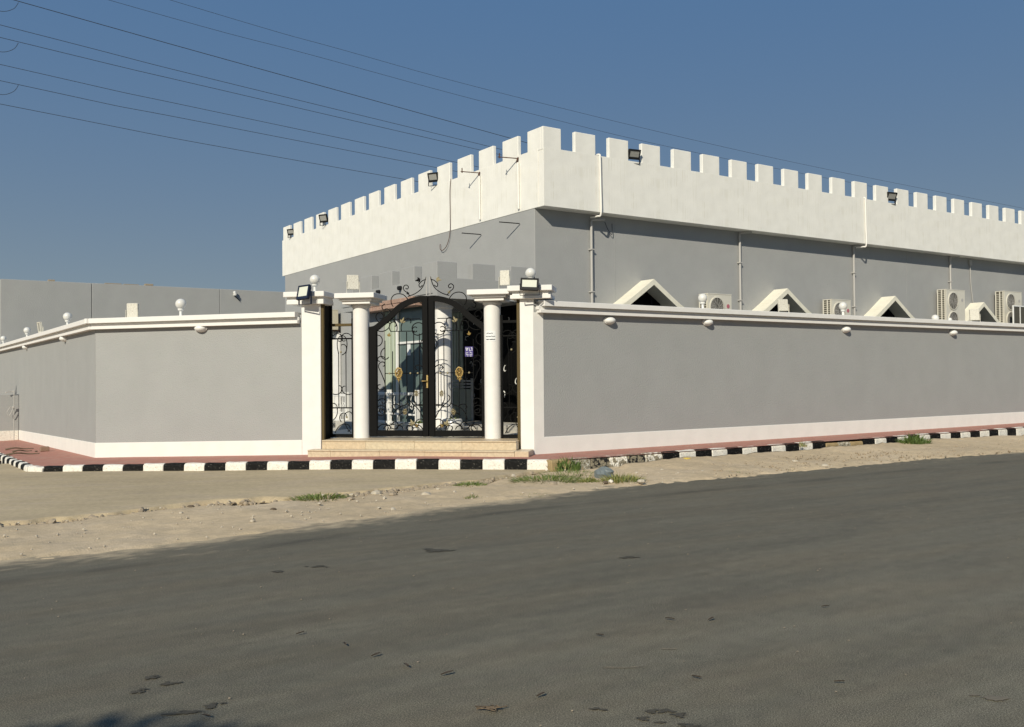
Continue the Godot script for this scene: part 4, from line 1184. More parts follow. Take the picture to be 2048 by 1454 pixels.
func build_yard_things():
	# reception cabinet on the porch, planters, balustrade
	var c := thing("cabinet", "white slatted cabinet with pale green doors under the porch", "cabinet", fl(3.02, 0.56, 0.42), RL)
	c.scale = Vector3(0.75, 1, 1)
	obj("cabinet_body", boxm(Vector3(-0.4, 0, -0.2), Vector3(0.4, 0.78, 0.2), 0.01), M.pale_panel, c)
	for k in 3:
		obj("slat", boxm(Vector3(-0.42, 0.81 + k * 0.075, -0.2), Vector3(0.42, 0.85 + k * 0.075, 0.22), 0.008), M.white_metal, c)
	for s in [-1.0, 1.0]:
		obj("corner_post", boxm(Vector3(s * 0.4 - 0.03, 0.0, -0.21), Vector3(s * 0.4 + 0.03, 1.04, -0.13), 0.006), M.white_metal, c)
		obj("cabinet_door", boxm(Vector3(s * 0.2 - 0.17, 0.06, 0.2), Vector3(s * 0.2 + 0.17, 0.72, 0.215), 0.006), M.green_frame, c)
	var k := 0
	for p in [[-1.94, -1.25, 0.24, "round white planter pot just behind the right gate leaf"], [-2.75, -1.5, 0.17, "small white planter pot just behind the left gate leaf"]]:
		var pl := thing("planter", p[3], "planter", fg(p[0], 0.392, p[1]), 0)
		var m := MB.new()
		var r: float = p[2]
		m.lathe([Vector2(0, 0), Vector2(r * 0.6, 0), Vector2(r * 0.95, r * 0.5), Vector2(r, r * 1.0), Vector2(r * 0.85, r * 1.5), Vector2(r * 0.7, r * 1.55), Vector2(r * 0.68, r * 1.4), Vector2(0, r * 1.38)], 24, Vector3.ZERO, false)
		obj("pot", m, M.globe, pl)
		var rs := RandomNumberGenerator.new()
		rs.seed = 100 + k
		obj("plant_leaves", blades(rs, 40, r * 0.5, 0.16, 0.02, 0.9), M.grass0, pl, Vector3(0, r * 1.35, 0))
		k += 1
	# white ornamental balustrade on the porch edge and across the yard
	for q in [["white ornamental balustrade along the porch edge behind the left gate leaf", fl(0.95, 0.5, 2.72), RL, 2.7], ["white ornamental balustrade seen through the left iron panel", fl(5.35, 0.42, 2.4), RL, 6.5]]:
		var bl := thing("balustrade", q[0], "balustrade", q[1], q[2], "white balustrades in the courtyard")
		var l: float = q[3]
		obj("top_rail", boxm(Vector3(-l, 0.74, -0.04), Vector3(0, 0.80, 0.04), 0.008), M.white_metal, bl)
		obj("bottom_rail", boxm(Vector3(-l, 0.10, -0.03), Vector3(0, 0.15, 0.03), 0.006), M.white_metal, bl)
		obj("middle_rail", boxm(Vector3(-l, 0.30, -0.025), Vector3(0, 0.34, 0.025), 0.006), M.white_metal, bl)
		var np := int(l / 1.3) + 1
		for i in np:
			obj("post", boxm(Vector3(-i * l / (np - 1) - 0.045, 0, -0.045), Vector3(-i * l / (np - 1) + 0.045, 0.86, 0.045), 0.008), M.white_metal, bl)
		var x := -0.2
		while x > -l + 0.1:
			var m := MB.new()
			m.tube(curl(Vector2(x, 0.36), 0.6, [[0.2, 5, 9], [0.26, 10, 12], [0.2, 14, 30]]), 0.009, 4)
			m.tube(curl(Vector2(x - 0.05, 0.73), -2.4, [[0.18, 6, 8], [0.16, 10, 26]]), 0.009, 4)
			obj("scroll", m, M.white_metal, bl)
			x -= 0.27
	# cream door and white pilaster on the far part of the left facade
	var p2 := thing("service_door", "cream service door with a white jamb seen through the left iron panel", "door", fl(11.9, 0.3, 0.02), RL)
	obj("door_leaf", boxm(Vector3(-0.35, 0, 0), Vector3(0.25, 2.65, 0.05), 0.008), M.cream, p2)
	obj("door_jamb", boxm(Vector3(0.28, 0, 0), Vector3(0.68, 2.8, 0.09), 0.008), M.white_trim, p2)
	var hood := MB.new()
	var pr := [Vector2(0, 0.0), Vector2(-0.9, -0.62), Vector2(-1.3, -0.74), Vector2(-1.3, -0.86), Vector2(-0.86, -0.76), Vector2(0, -0.14), Vector2(0.86, -0.76), Vector2(1.3, -0.86), Vector2(1.3, -0.74), Vector2(0.9, -0.62)]
	hood.prism(pr, 0.0, 0.47)
	tag(obj("window_canopy", hood, M.cream, self, fl(13.1, 4.0, 0.0), RL), "cream gabled window canopy half hidden behind the left gate pillar", "canopy")

# ---------------------------------------------------------------- equipment
func globe_lamp() -> Node3D:
	var l := thing("globe_lamp", "", "lamp", Vector3.ZERO, 0, "white globe lamps on the walls")
	var m := MB.new()
	m.lathe([Vector2(0, 0), Vector2(0.05, 0), Vector2(0.05, 0.012), Vector2(0.028, 0.022), Vector2(0.026, 0.10), Vector2(0.055, 0.125), Vector2(0.06, 0.155), Vector2(0, 0.155)], 18)
	obj("lamp_base", m, M.bulk, l)
	m = MB.new()
	m.ball(Vector3(0, 0.245, 0), 0.102, 28, 18)
	obj("globe", m, M.globe, l)
	return l

func bulkhead() -> Node3D:
	var l := thing("bulkhead_lamp", "", "lamp", Vector3.ZERO, 0, "oval bulkhead lamps under the coping")
	var m := MB.new()
	m.xf = Transform3D(Basis(Vector3(1, 0, 0), Vector3(0, 0, -1), Vector3(0, 1, 0)), Vector3.ZERO)
	m.xf = m.xf.inverse()
	m.lathe([Vector2(0, 0), Vector2(0.1, 0), Vector2(0.1, 0.03), Vector2(0.09, 0.035)], 20)
	var bo := obj("lamp_body", m, M.bulk, l)
	bo.scale = Vector3(1.25, 0.72, 1)
	m = MB.new()
	var pr := []
	for i in 9:
		var t := (PI / 2) * i / 8
		pr.append(Vector2(cos(t) * 0.092 if i < 8 else 0.0, 0.03 + sin(t) * 0.10))
	m.xf = Transform3D(Basis(Vector3(1, 0, 0), Vector3(0, 0, -1), Vector3(0, 1, 0)).inverse(), Vector3.ZERO)
	m.lathe(pr, 20, Vector3.ZERO, true)
	var gl := obj("lamp_lens", m, M.bulk, l)
	gl.scale = Vector3(1.25, 0.72, 1)
	obj("guard_bar", boxm(Vector3(-0.132, -0.008, 0.0), Vector3(0.132, 0.008, 0.045), 0.003), M.bulk, l)
	return l

func flood(called: String, label: String, at: Vector3, turn: float, w: float, h: float, tilt: float, body: Material, glass: Material, roll := 0.0) -> Node3D:
	var f := thing(called, label, "floodlight", at, turn)
	var hd := Transform3D(Basis.from_euler(Vector3(tilt, 0, roll)), Vector3(0, 0.09 + h * 0.5, 0.05))
	var m := MB.new()
	m.xf = hd
	var t := 0.034
	m.box(Vector3(-w / 2, -h / 2, -0.05), Vector3(w / 2, h / 2, -0.01), 0.012)
	m.box(Vector3(-w / 2, h / 2 - t, -0.0101), Vector3(w / 2, h / 2, 0.02), 0.006)
	m.box(Vector3(-w / 2, -h / 2, -0.0101), Vector3(w / 2, -h / 2 + t * 1.8, 0.02), 0.006)
	for s in [-1.0, 1.0]:
		m.box(Vector3(s * (w / 2 - t / 2) - t / 2, -h / 2 + t * 1.8, -0.0101), Vector3(s * (w / 2 - t / 2) + t / 2, h / 2 - t, 0.02), 0.006)
	for k in (0 if body == M.weathered else 6): m.box(Vector3(-w * 0.4 + k * w * 0.16 - 0.005, -h * 0.4, -0.08), Vector3(-w * 0.4 + k * w * 0.16 + 0.005, h * 0.4, -0.045), 0.002)
	obj("housing", m, body, f)
	m = MB.new()
	m.xf = hd
	m.box(Vector3(-w / 2 + t, -h / 2 + t * 1.8, -0.012), Vector3(w / 2 - t, h / 2 - t, 0.008), 0.0)
	obj("lamp_glass", m, glass, f)
	m = MB.new()
	for s in [-1.0, 1.0]:
		m.box(Vector3(s * (w / 2 + 0.012) - 0.004, 0.0, -0.02), Vector3(s * (w / 2 + 0.012) + 0.004, 0.11 + h * 0.5, 0.02), 0.002)
	m.box(Vector3(-w / 2 - 0.016, 0.0, -0.02), Vector3(w / 2 + 0.016, 0.008, 0.02), 0.002)
	obj("bracket", m, body, f)
	return f

func ac_unit(label: String, at: Vector3, turn: float, w: float, h: float, fans: int, body: Material) -> Node3D:
	var a := thing("air_conditioner", label, "air conditioner", at, turn)
	# box open on the coil side (left) with a recessed coil
	var d := 0.32
	obj("case_front", boxm(Vector3(0, 0, -0.02), Vector3(w, h, 0.0), 0.008), body, a)
	obj("case_top", boxm(Vector3(-0.006, h, -d), Vector3(w + 0.006, h + 0.025, 0.006), 0.008), body, a)
	obj("case_bottom", boxm(Vector3(0, -0.02, -d), Vector3(w, 0.0, 0.0), 0.004), body, a)
	obj("case_side", boxm(Vector3(w - 0.02, 0, -d), Vector3(w, h, -0.021), 0.003), body, a)
	obj("coil", boxm(Vector3(0.015, 0, -d + 0.01), Vector3(0.03, h, -0.021), 0.0), M.coil, a)
	for z in [-d + 0.015, -0.055, -d * 0.52]:
		obj("side_post", boxm(Vector3(0.0, 0, z - 0.012), Vector3(0.02, h, z + 0.022), 0.003), body, a)
	var sl := MB.new()
	var y := 0.04
	while y < h - 0.03:
		sl.box(Vector3(0.002, y, -d + 0.02), Vector3(0.012, y + 0.012, -0.05), 0.0)
		y += 0.06
	obj("coil_guard", sl, body, a)
	for k in fans:
		var r := 0.235 if fans == 1 else 0.26
		var c := Vector3(w * (0.37 if fans == 1 else 0.36), h * (0.5 if fans == 1 else 0.745 - 0.46 * k), 0.0)
		var m := MB.new()
		m.xf = Transform3D(Basis(Vector3(1, 0, 0), Vector3(0, 0, 1), Vector3(0, -1, 0)), c)
		m.lathe([Vector2(r + 0.03, 0.0), Vector2(r + 0.03, 0.018), Vector2(r, 0.022), Vector2(r, 0.002)], 32)
		var ring := obj("fan_ring", m, body, a)
		m = MB.new()
		m.xf = Transform3D(Basis(Vector3(1, 0, 0), Vector3(0, 0, 1), Vector3(0, -1, 0)), c)
		m.lathe([Vector2(r, 0.004), Vector2(0.0, 0.004)], 32)
		obj("fan_recess", m, M.coil, ring)
		m = MB.new()
		for q in range(1, 9):
			var rr := r * q / 9.0
			var pts := []
			for e in 25: pts.append(c + Vector3(cos(TAU * e / 24) * rr, sin(TAU * e / 24) * rr, 0.016))
			m.tube(pts, 0.0035, 4)
		for e in 12:
			m.tube([c + Vector3(cos(TAU * e / 12) * 0.05, sin(TAU * e / 12) * 0.05, 0.018), c + Vector3(cos(TAU * e / 12 + 0.5) * r, sin(TAU * e / 12 + 0.5) * r, 0.018)], 0.004, 4)
		obj("fan_grille", m, M.pipe, ring)
	var lg := MB.new()
	var lc := Vector3(w * 0.845, h * (0.55 if fans == 1 else 0.78), 0.001)
	lg.xf = Transform3D(Basis(Vector3(1, 0, 0), Vector3(0, 0, 1), Vector3(0, -1, 0)), lc)
	lg.lathe([Vector2(0.055, 0.0), Vector2(0.055, 0.004), Vector2(0, 0.004)], 20)
	obj("badge", lg, M.logo_red if fans == 1 else M.pipe, a)
	for s in [0.12, 0.85]:
		var m := MB.new()
		m.box(Vector3(w * s - 0.02, -0.06, -0.45), Vector3(w * s + 0.02, -0.021, -0.01), 0.004)
		m.box(Vector3(w * s - 0.02, -0.4, -0.45), Vector3(w * s + 0.02, -0.06, -0.42), 0.004)
		obj("wall_bracket", m, M.rust, a)
	return a

func build_equipment():
	# globe lamps
	var g := globe_lamp()
	g.position = fg(-4.453, 3.37, 0.0)
	g.rotation.y = RG
	g.set_meta("label", "globe lamp on the cap of the left gate pillar")
	copy(g, "globe lamp on the cap of the right gate pillar", fg(-0.037, 3.37, 0.0), RG)
	copy(g, "globe lamp on the coping of the front panel left of the gate", fg(-7.413, 2.935, 0.0), RG, 1.07)
	copy(g, "globe lamp on the side wall just left of the panel corner", fs(3.605, 2.945, 0.0), RL)
	copy(g, "globe lamp further back on the side wall, second from the panel corner", fs(11.47, 2.98, 0.0), RL)
	copy(g, "globe lamp cut by the left picture edge on the side wall", fs(18.6, 3.01, 0.0), RL)
	copy(g, "globe lamp on the right wall in front of the nearest air conditioner", fw(4.571, 3.075, 0.0), RW)
	copy(g, "globe lamp on the right wall in front of the second air conditioner", fw(9.45, 3.075, 0.0), RW)
	var lowg := copy(g, "globe lamp sunk behind the right coping before the tall twin fan unit", fw(13.92, 2.92, -0.32), RW)
	lowg.rotation.z = -0.1
	var tiny := MB.new()
	tiny.ball(Vector3(0, 0.05, 0), 0.055, 14, 10)
	tag(obj("lamp_cap", tiny, M.globe, self, fw(14.22, 3.07, -0.05), RW), "small white knob beside the sunken globe lamp on the right wall", "lamp")
	# bulkhead lamps
	var b := bulkhead()
	b.scale = Vector3.ONE * 1.12
	b.position = fw(1.888, 2.75, 0.0)
	b.rotation.y = RW
	b.set_meta("label", "bulkhead lamp on the right wall, nearest to the gate")
	copy(b, "bulkhead lamp on the right wall below the nearest air conditioner", fw(4.682, 2.79, 0.0), RW, 1.12)
	copy(b, "bulkhead lamp on the right wall below the second air conditioner", fw(9.517, 2.735, 0.0), RW, 1.12)
	copy(b, "bulkhead lamp on the right wall below the twin fan air conditioner", fw(14.225, 2.75, 0.0), RW, 1.12)
	copy(b, "bulkhead lamp under the coping of the front panel left of the gate", fg(-6.946, 2.68, 0.0), RG, 1.12)
	copy(b, "bulkhead lamp on the side wall nearest to the panel corner", fs(3.888, 2.665, 0.0), RL, 1.12)
	copy(b, "bulkhead lamp further back along the side wall", fs(11.453, 2.70, 0.0), RL, 1.12)
	# floodlights
	flood("flood_light", "black framed floodlight with a blue-black foot on the left gate pillar", fg(-4.55, 3.10, 0.26), RG - 0.35, 0.30, 0.30, -0.30, M.navy, M.lamp_glass_bright, 0.06)
	flood("flood_light", "wide black floodlight with pale glass on the right gate pillar", fg(-0.01, 3.165, 0.26), RG + 0.1, 0.345, 0.235, -0.12, M.black_plastic, M.lamp_glass_bright, -0.05)
	flood("flood_light", "black floodlight in the second crenel gap of the hall's right parapet", fb(2.67, 6.72, -0.02), RW - 0.2, 0.32, 0.24, 0.42, M.black_plastic, M.lamp_glass)
	flood("flood_light", "black floodlight in a far crenel gap of the hall's right parapet", fb(12.9, 6.74, -0.02), RW - 0.2, 0.36, 0.26, 0.42, M.black_plastic, M.lamp_glass)
	flood("flood_light", "black floodlight on the hall's left parapet, nearer the corner", fl(4.93, 6.76, 0.05), RL + 0.55, 0.30, 0.25, 0.35, M.black_plastic, M.lamp_glass)
	flood("flood_light", "black floodlight on the hall's left parapet, near its far end", fl(12.45, 6.76, 0.05), RL + 0.55, 0.32, 0.27, 0.35, M.black_plastic, M.lamp_glass)
	flood("flood_light", "tiny black floodlight at the far left end of the hall's parapet", fl(15.6, 6.76, 0.0), RL + 0.55, 0.3, 0.22, 0.3, M.black_plastic, M.lamp_glass)
	# weathered white floodlights seen from behind
	flood("white_flood_light", "weathered white floodlight with a cable on the left column's cap", fg(-3.77, 3.34, -0.35), RG + PI + 0.5, 0.24, 0.30, 0.1, M.weathered, M.lamp_glass)
	flood("white_flood_light", "weathered white floodlight on the right column's cap", fg(-0.62, 3.34, -0.35), RG + PI - 0.1, 0.20, 0.30, 0.05, M.weathered, M.lamp_glass)
	flood("white_flood_light", "weathered white floodlight standing on the front panel left of the gate", fg(-8.60, 2.84, -0.1), RG + PI + 0.15, 0.24, 0.32, 0.0, M.weathered, M.lamp_glass)
	flood("white_flood_light", "weathered white floodlight seen edge-on along the side wall", fs(8.2, 2.90, 0.0), RL + 0.2, 0.24, 0.32, 0.15, M.weathered, M.lamp_glass)
	flood("white_flood_light", "white floodlight before the second gabled window hood", fw(7.30, 3.04, -0.05), RW + PI - 0.35, 0.24, 0.28, 0.1, M.weathered, M.lamp_glass)
	flood("white_flood_light", "white floodlight before the farthest gabled window hood", fw(15.48, 3.04, -0.05), RW + PI - 0.7, 0.26, 0.32, 0.15, M.weathered, M.lamp_glass)
	# air conditioners
	ac_unit("single fan air conditioner with a red badge, nearest to the hall's corner", fb(5.06, 3.05, 0.05), RW, 0.86, 0.635, 1, M.ac)
	ac_unit("single fan air conditioner between the second and third window hoods", fb(9.98, 3.10, 0.05), RW, 0.85, 0.635, 1, M.ac)
	ac_unit("tall twin fan air conditioner before the farthest window hood", fb(15.66, 2.94, 0.05), RW, 1.06, 1.34, 2, M.ac)
	ac_unit("twin fan air conditioner with a barred cage at the right picture edge", fb(19.1, 3.05, 0.05), RW, 1.12, 1.33, 2, M.ac)
	ac_unit("stained air conditioner seen through the left iron panel", fl(12.1, 3.22, 0.45), RL, 0.95, 0.6, 1, M.ac_stained)
	var cg := thing("barred_cage", "white barred steel cage before the air conditioner at the right edge", "cage", fb(18.95, 3.0, 0.42), RW)
	for x in [0.0, 0.42, 0.78, 1.15, 1.55, 1.95]:
		obj("bar", boxm(Vector3(x - 0.02, 0, -0.02), Vector3(x + 0.02, 0.84, 0.02), 0.005), M.white_metal, cg)
	for y in [0.0, 0.84]:
		obj("rail", boxm(Vector3(-0.02, y, -0.025), Vector3(1.97, y + 0.04, 0.025), 0.005), M.white_metal, cg)
	for x in [0.0, 0.42, 0.78, 1.15, 1.55]:
		obj("mesh_panel", boxm(Vector3(x + 0.021, 0.041, -0.006), Vector3(x + 0.399, 0.838, 0.006), 0.0), M.coil, cg)
	# overhead lines: [labels, plane behind the hall, three points (s, height), radius]
	for l in [["lowest overhead power line over the yard", 20.0, [-40.0, 13.4, -8.92, 11.33, -0.07, 10.78, 20.0, 9.9], 0.0095],
			["second lowest overhead power line, with a jumper loop at its left end", 20.0, [-40.0, 14.6, -8.92, 12.15, -1.47, 11.69, 24.0, 10.4], 0.0095],
			["third overhead power line from the bottom", 20.0, [-40.0, 15.2, -8.92, 12.72, -1.27, 12.19, 24.0, 10.7], 0.0095],
			["fourth overhead power line from the bottom, with a jumper loop", 20.0, [-40.0, 16.2, -8.92, 13.67, -0.67, 13.06, 24.0, 11.4], 0.010],
			["fifth overhead power line from the bottom", 20.0, [-40.0, 16.8, -8.92, 14.11, -0.47, 13.39, 24.0, 11.6], 0.010],
			["thickest, sixth overhead power line from the bottom", 20.0, [-40.0, 18.2, -8.47, 15.08, 0.35, 14.22, 24.0, 12.0], 0.013],
			["faint overhead line passing just above the hall's corner", 30.0, [-40.0, 23.0, -3.52, 19.62, 6.48, 18.9, 19.42, 18.0, 38.35, 17.26, 80.0, 17.0], 0.010],
			["highest overhead line crossing the sky to the right edge", 30.0, [-40.0, 24.0, -0.71, 20.24, 8.2, 19.52, 19.43, 18.80, 43.81, 17.94, 79.0, 17.56], 0.010]]:
		var pts := []
		for k in range(0, l[2].size(), 2): pts.append(fb(l[2][k], l[2][k + 1], -l[1]))
		var m := MB.new()
		m.tube(spline(pts, 8), l[3], 5)
		tag(obj("power_line", m, M.wire), l[0], "power line", "overhead power lines")
	var jn := 0
	for h in [[12.12, "lower"], [13.62, "middle"], [15.05, "upper"]]:
		var m := MB.new()
		var x0: float = -8.35
		m.tube(spline([fb(x0, h[0] - 0.03, -20.0), fb(x0 - 0.15, h[0] - 0.28, -20.0), fb(x0 - 0.5, h[0] - 0.45, -20.0), fb(x0 - 1.0, h[0] - 0.4, -20.0)]), 0.009, 5)
		tag(obj("jumper_wire", m, M.wire), "%s short curved jumper wire hanging at the left picture edge" % h[1], "power line", "jumper wires at the left edge")
		jn += 1

# ---------------------------------------------------------------- plants, stones, litter
func blades(rng: RandomNumberGenerator, n: int, r: float, h: float, w: float, spread: float) -> MB:
	var m := MB.new()
	for k in n:
		var a := rng.randf() * TAU
		var d := sqrt(rng.randf()) * r
		var p := Vector3(cos(a) * d, -0.01, sin(a) * d)
		var hh := h * rng.randf_range(0.45, 1.0) * (1.0 - 0.5 * d / maxf(r, 0.001))
		var b := rng.randf() * TAU
		var lean := Vector3(cos(b), 0, sin(b)) * hh * spread * rng.randf_range(0.2, 1.0) + p * 0.3 * spread
		var s := Vector3(-sin(b), 0, cos(b)) * w * rng.randf_range(0.5, 1.0)
		var mid := p + Vector3(0, hh * 0.6, 0) + lean * 0.4
		var tip := p + Vector3(0, hh, 0) + lean
		var nn := Vector3(cos(b), 0.5, sin(b))
		m.quad(p - s * 0.5, p + s * 0.5, mid + s, mid - s, nn)
		m.tri(mid - s, mid + s, tip, nn)
	return m

func tuft(called: String, label: String, at: Vector3, n: int, r: float, h: float, w: float, spread: float, m: String, seed_: int, dry := 0, stretch := 1.0):
	var rng := RandomNumberGenerator.new()
	rng.seed = seed_
	var t := thing(called, label, "weed", at, 0.55)
	t.scale = Vector3(stretch, 1, 1)
	obj("green_blades", blades(rng, n, r, h, w, spread), M[m], t).set_meta("kind", "stuff")
	obj("dark_blades", blades(rng, n / 2, r, h * 0.8, w, spread), M.grass1, t).set_meta("kind", "stuff")
	if dry: obj("dry_blades", blades(rng, dry, r * 1.25, h * 0.7, w * 0.6, spread * 1.2), M.dry_grass, t).set_meta("kind", "stuff")

func stone_mesh(rng: RandomNumberGenerator, r: float, flat: float, rows := 4, seg := 7) -> MB:
	var m := MB.new()
	var ico := []
	for i in rows + 1:
		var t := -PI / 2 + PI * i / rows
		var ring := []
		for k in seg:
			var rr := r * rng.randf_range(0.75, 1.15)
			ring.append(Vector3(cos(t) * cos(TAU * k / seg) * rr, sin(t) * r * flat * rng.randf_range(0.85, 1.1), cos(t) * sin(TAU * k / seg) * rr))
		if i == 0 or i == rows:
			for k in seg: ring[k] = ring[0]
		ico.append(ring)
	for i in rows:
		for k in seg:
			var k2 := (k + 1) % seg
			var c: Vector3 = ico[i][k] + ico[i + 1][k2]
			if i < rows - 1: m.tri(ico[i][k], ico[i + 1][k], ico[i + 1][k2], c)
			if i > 0: m.tri(ico[i][k], ico[i + 1][k2], ico[i][k2], c)
	return m

func on(x: float, z: float, up := 0.0) -> Vector3: return Vector3(x, yg(x, z) + up, z)

func build_small():
	tuft("grass_tuft", "isolated low grass tuft at the broken apron edge, left of the rubble", on(-2.7, -13.07), 240, 0.32, 0.12, 0.008, 0.9, "grass0", 1, 90, 1.2)
	tuft("grass_tuft", "small grass tuft just right of the rubble, below the gate", on(-0.66, -14.4), 200, 0.2, 0.12, 0.007, 0.9, "grass0", 2, 30, 1.2)
	tuft("grass_patch", "widest grass patch at the kerb corner below the right pillar", on(0.55, -15.05), 520, 0.52, 0.13, 0.008, 0.9, "grass0", 3, 260, 1.1)
	tuft("grass_tuft", "grass patch touching the broken white kerb end", on(0.95, -15.95), 230, 0.5, 0.13, 0.007, 0.9, "grass0", 4, 110)
	tuft("leafy_weed", "tall leafy weed growing against the bare broken kerb blocks", on(0.97, -16.65), 90, 0.26, 0.38, 0.017, 0.7, "grass1", 5, 20)
	tuft("grass_tuft", "bright green grass tuft right of the blue plastic bag", on(1.72, -14.75), 280, 0.32, 0.22, 0.008, 0.9, "grass2", 6, 90)
	tuft("leafy_weed", "small round weed left of the blue plastic bag", on(1.2, -14.75), 110, 0.16, 0.14, 0.012, 0.9, "grass2", 7, 10)
	tuft("leafy_weed", "dark green bushy weed growing in front of the far right kerb", on(9.43, -21.9), 420, 0.32, 0.42, 0.012, 0.8, "grass1", 8, 10)
	tuft("dry_sprig", "small dry sprig in the sand just above the road edge, below the rubble", on(-0.56, -12.9), 24, 0.10, 0.12, 0.006, 0.9, "grass1", 9, 30)
	tuft("dry_sprig", "flat dry sprig at the road edge below the widest grass patch", on(0.2, -13.2), 40, 0.3, 0.06, 0.006, 1.2, "grass2", 10, 60)
	tuft("dry_sprig", "grey dry weed at the road edge below the second window hood", on(3.73, -15.75), 20, 0.18, 0.12, 0.006, 1.0, "grass1", 11, 70)
	tuft("dry_sprig", "grey dry weed at the road edge, right of its twin", on(4.89, -16.4), 16, 0.14, 0.10, 0.006, 1.0, "grass1", 12, 60)
	tuft("leafy_weed", "tiny weed sprouting on the red pavement by the right kerb", on(6.25, -20.1, 0.14), 24, 0.08, 0.2, 0.008, 0.7, "grass2", 13, 16)
	# plastic bag, wrappers, litter
	var rng := RandomNumberGenerator.new()
	rng.seed = 21
	tag(obj("plastic_bag", stone_mesh(rng, 0.17, 0.75, 9, 15), M.bag, self, on(1.51, -15.4, 0.05)), "blue-grey crumpled plastic bag lying among the weeds", "bag")
	tag(obj("wrapper", stone_mesh(rng, 0.10, 0.45), M.yellow_wrap, self, on(3.36, -17.98, 0.06)), "crumpled yellow wrapper against the right kerb", "litter")
	tag(obj("paper_cup", stone_mesh(rng, 0.04, 0.8), M.litter, self, on(1.52, -14.5, 0.04)), "small white crushed cup at the road edge below the plastic bag", "litter")
	tag(obj("litter_lump", stone_mesh(rng, 0.065, 0.6), M.stone_pale, self, on(1.98, -14.38, 0.05)), "pale lump of litter at the road edge right of the grass", "litter")
	tag(obj("litter_lump", stone_mesh(rng, 0.05, 0.6), M.stone_dark, self, on(1.43, -14.47, 0.03)), "small dark lump next to the crushed white cup", "litter")
	# larger single stones
	for s in [[-1.96, -13.4, 0.085, "stone_pale", "pale flat stone in the rubble, leftmost of the larger ones"], [-1.71, -13.27, 0.07, "stone", "brown stone in the middle of the rubble"], [-1.24, -13.25, 0.08, "stone_pale", "pale stone at the right end of the rubble"], [-2.24, -12.85, 0.06, "stone", "flat stone below the left end of the rubble"], [0.62, -14.4, 0.08, "stone", "brown stone below the widest grass patch"],
			[5.41, -17.9, 0.07, "stone_pale", "pale stone on the sand between road and right kerb"], [5.69, -17.0, 0.075, "stone_pale", "pale stone near the road edge on the right sand"], [10.9, -22.75, 0.10, "stone_pale", "pale stone against the far right kerb"], [2.72, -17.6, 0.09, "stone", "brown stone beside the last bare kerb block"], [2.4, -17.3, 0.06, "stone", "small stone left of the one beside the bare kerb"], [-4.25, -12.3, 0.05, "stone_dark", "small dark stone on the sand at far left"], [-3.06, -11.9, 0.045, "stone_dark", "small dark stone on the sand left of the road bend"]]:
		var sm := stone_mesh(rng, s[2], 0.55)
		tag(obj("stone", sm, M[s[3]], self, on(s[0], s[1], 0.02), rng.randf() * 6.0), s[4], "stone")
	# rubble too small to count
	var mm := MultiMesh.new()
	mm.transform_format = MultiMesh.TRANSFORM_3D
	mm.mesh = stone_mesh(rng, 0.03, 0.6).mesh()
	var tr := []
	for k in 2200:
		var x := rng.randf_range(-6.5, 1.0)
		var z: float = along(apron_x, apron_z, x) + absf(rng.randfn(0.12, 0.18))
		var dens := 1.0 if x > -2.9 and x < -0.4 else 0.18
		if rng.randf() > dens: continue
		tr.append(Transform3D(Basis.from_euler(Vector3(rng.randf() * 6, rng.randf() * 6, 0)).scaled(Vector3.ONE * (rng.randf_range(0.25, 1.2) if rng.randf() < 0.93 else rng.randf_range(1.4, 2.3))), on(x, z, -0.02)))
	for k in 1600:
		var s := rng.randf_range(1.2, 20.0)
		var o := rng.randf_range(1.5, 4.2)
		var p := fw(s, 0, o)
		if p.z > along(road_x, road_z, p.x) - 0.05: continue
		tr.append(Transform3D(Basis.from_euler(Vector3(rng.randf() * 6, rng.randf() * 6, 0)).scaled(Vector3.ONE * (rng.randf_range(0.2, 0.8) if rng.randf() < 0.95 else rng.randf_range(0.9, 1.5))), on(p.x, p.z, 0.03)))
	mm.instance_count = tr.size()
	for k in tr.size(): mm.set_instance_transform(k, tr[k])
	var mi := MultiMeshInstance3D.new()
	mi.name = "rubble"
	mi.multimesh = mm
	mi.material_override = M.stone
	add_child(mi)
	tag(mi, "small stones and crumbled concrete scattered over the sand verge", "rubble", "", "stuff")
	# pale pebbles on the verge
	var pm := MultiMesh.new()
	pm.transform_format = MultiMesh.TRANSFORM_3D
	pm.mesh = stone_mesh(rng, 0.03, 0.6).mesh()
	tr = []
	for k in 900:
		var p := fw(rng.randf_range(-2.0, 20.0), 0, rng.randf_range(1.45, 4.4)) if k % 3 else Vector3(rng.randf_range(-6.0, 1.0), 0, rng.randf_range(-14.0, -9.0))
		if p.z > along(road_x, road_z, p.x) + 0.1 or p.z < along(apron_x, apron_z, p.x): continue
		tr.append(Transform3D(Basis.from_euler(Vector3(rng.randf() * 6, rng.randf() * 6, 0)).scaled(Vector3.ONE * (rng.randf_range(0.2, 0.6) if rng.randf() < 0.9 else rng.randf_range(0.7, 1.3))), on(p.x, p.z, 0.02)))
	pm.instance_count = tr.size()
	for k in tr.size(): pm.set_instance_transform(k, tr[k])
	mi = MultiMeshInstance3D.new()
	mi.name = "pebbles"
	mi.multimesh = pm
	mi.material_override = M.stone_pale
	add_child(mi)
	tag(mi, "pale pebbles strewn over the sand verge", "pebbles", "", "stuff")
	# grit on the asphalt
	var gm := MultiMesh.new()
	gm.transform_format = MultiMesh.TRANSFORM_3D
	gm.mesh = stone_mesh(rng, 0.006, 0.5).mesh()
	tr = []
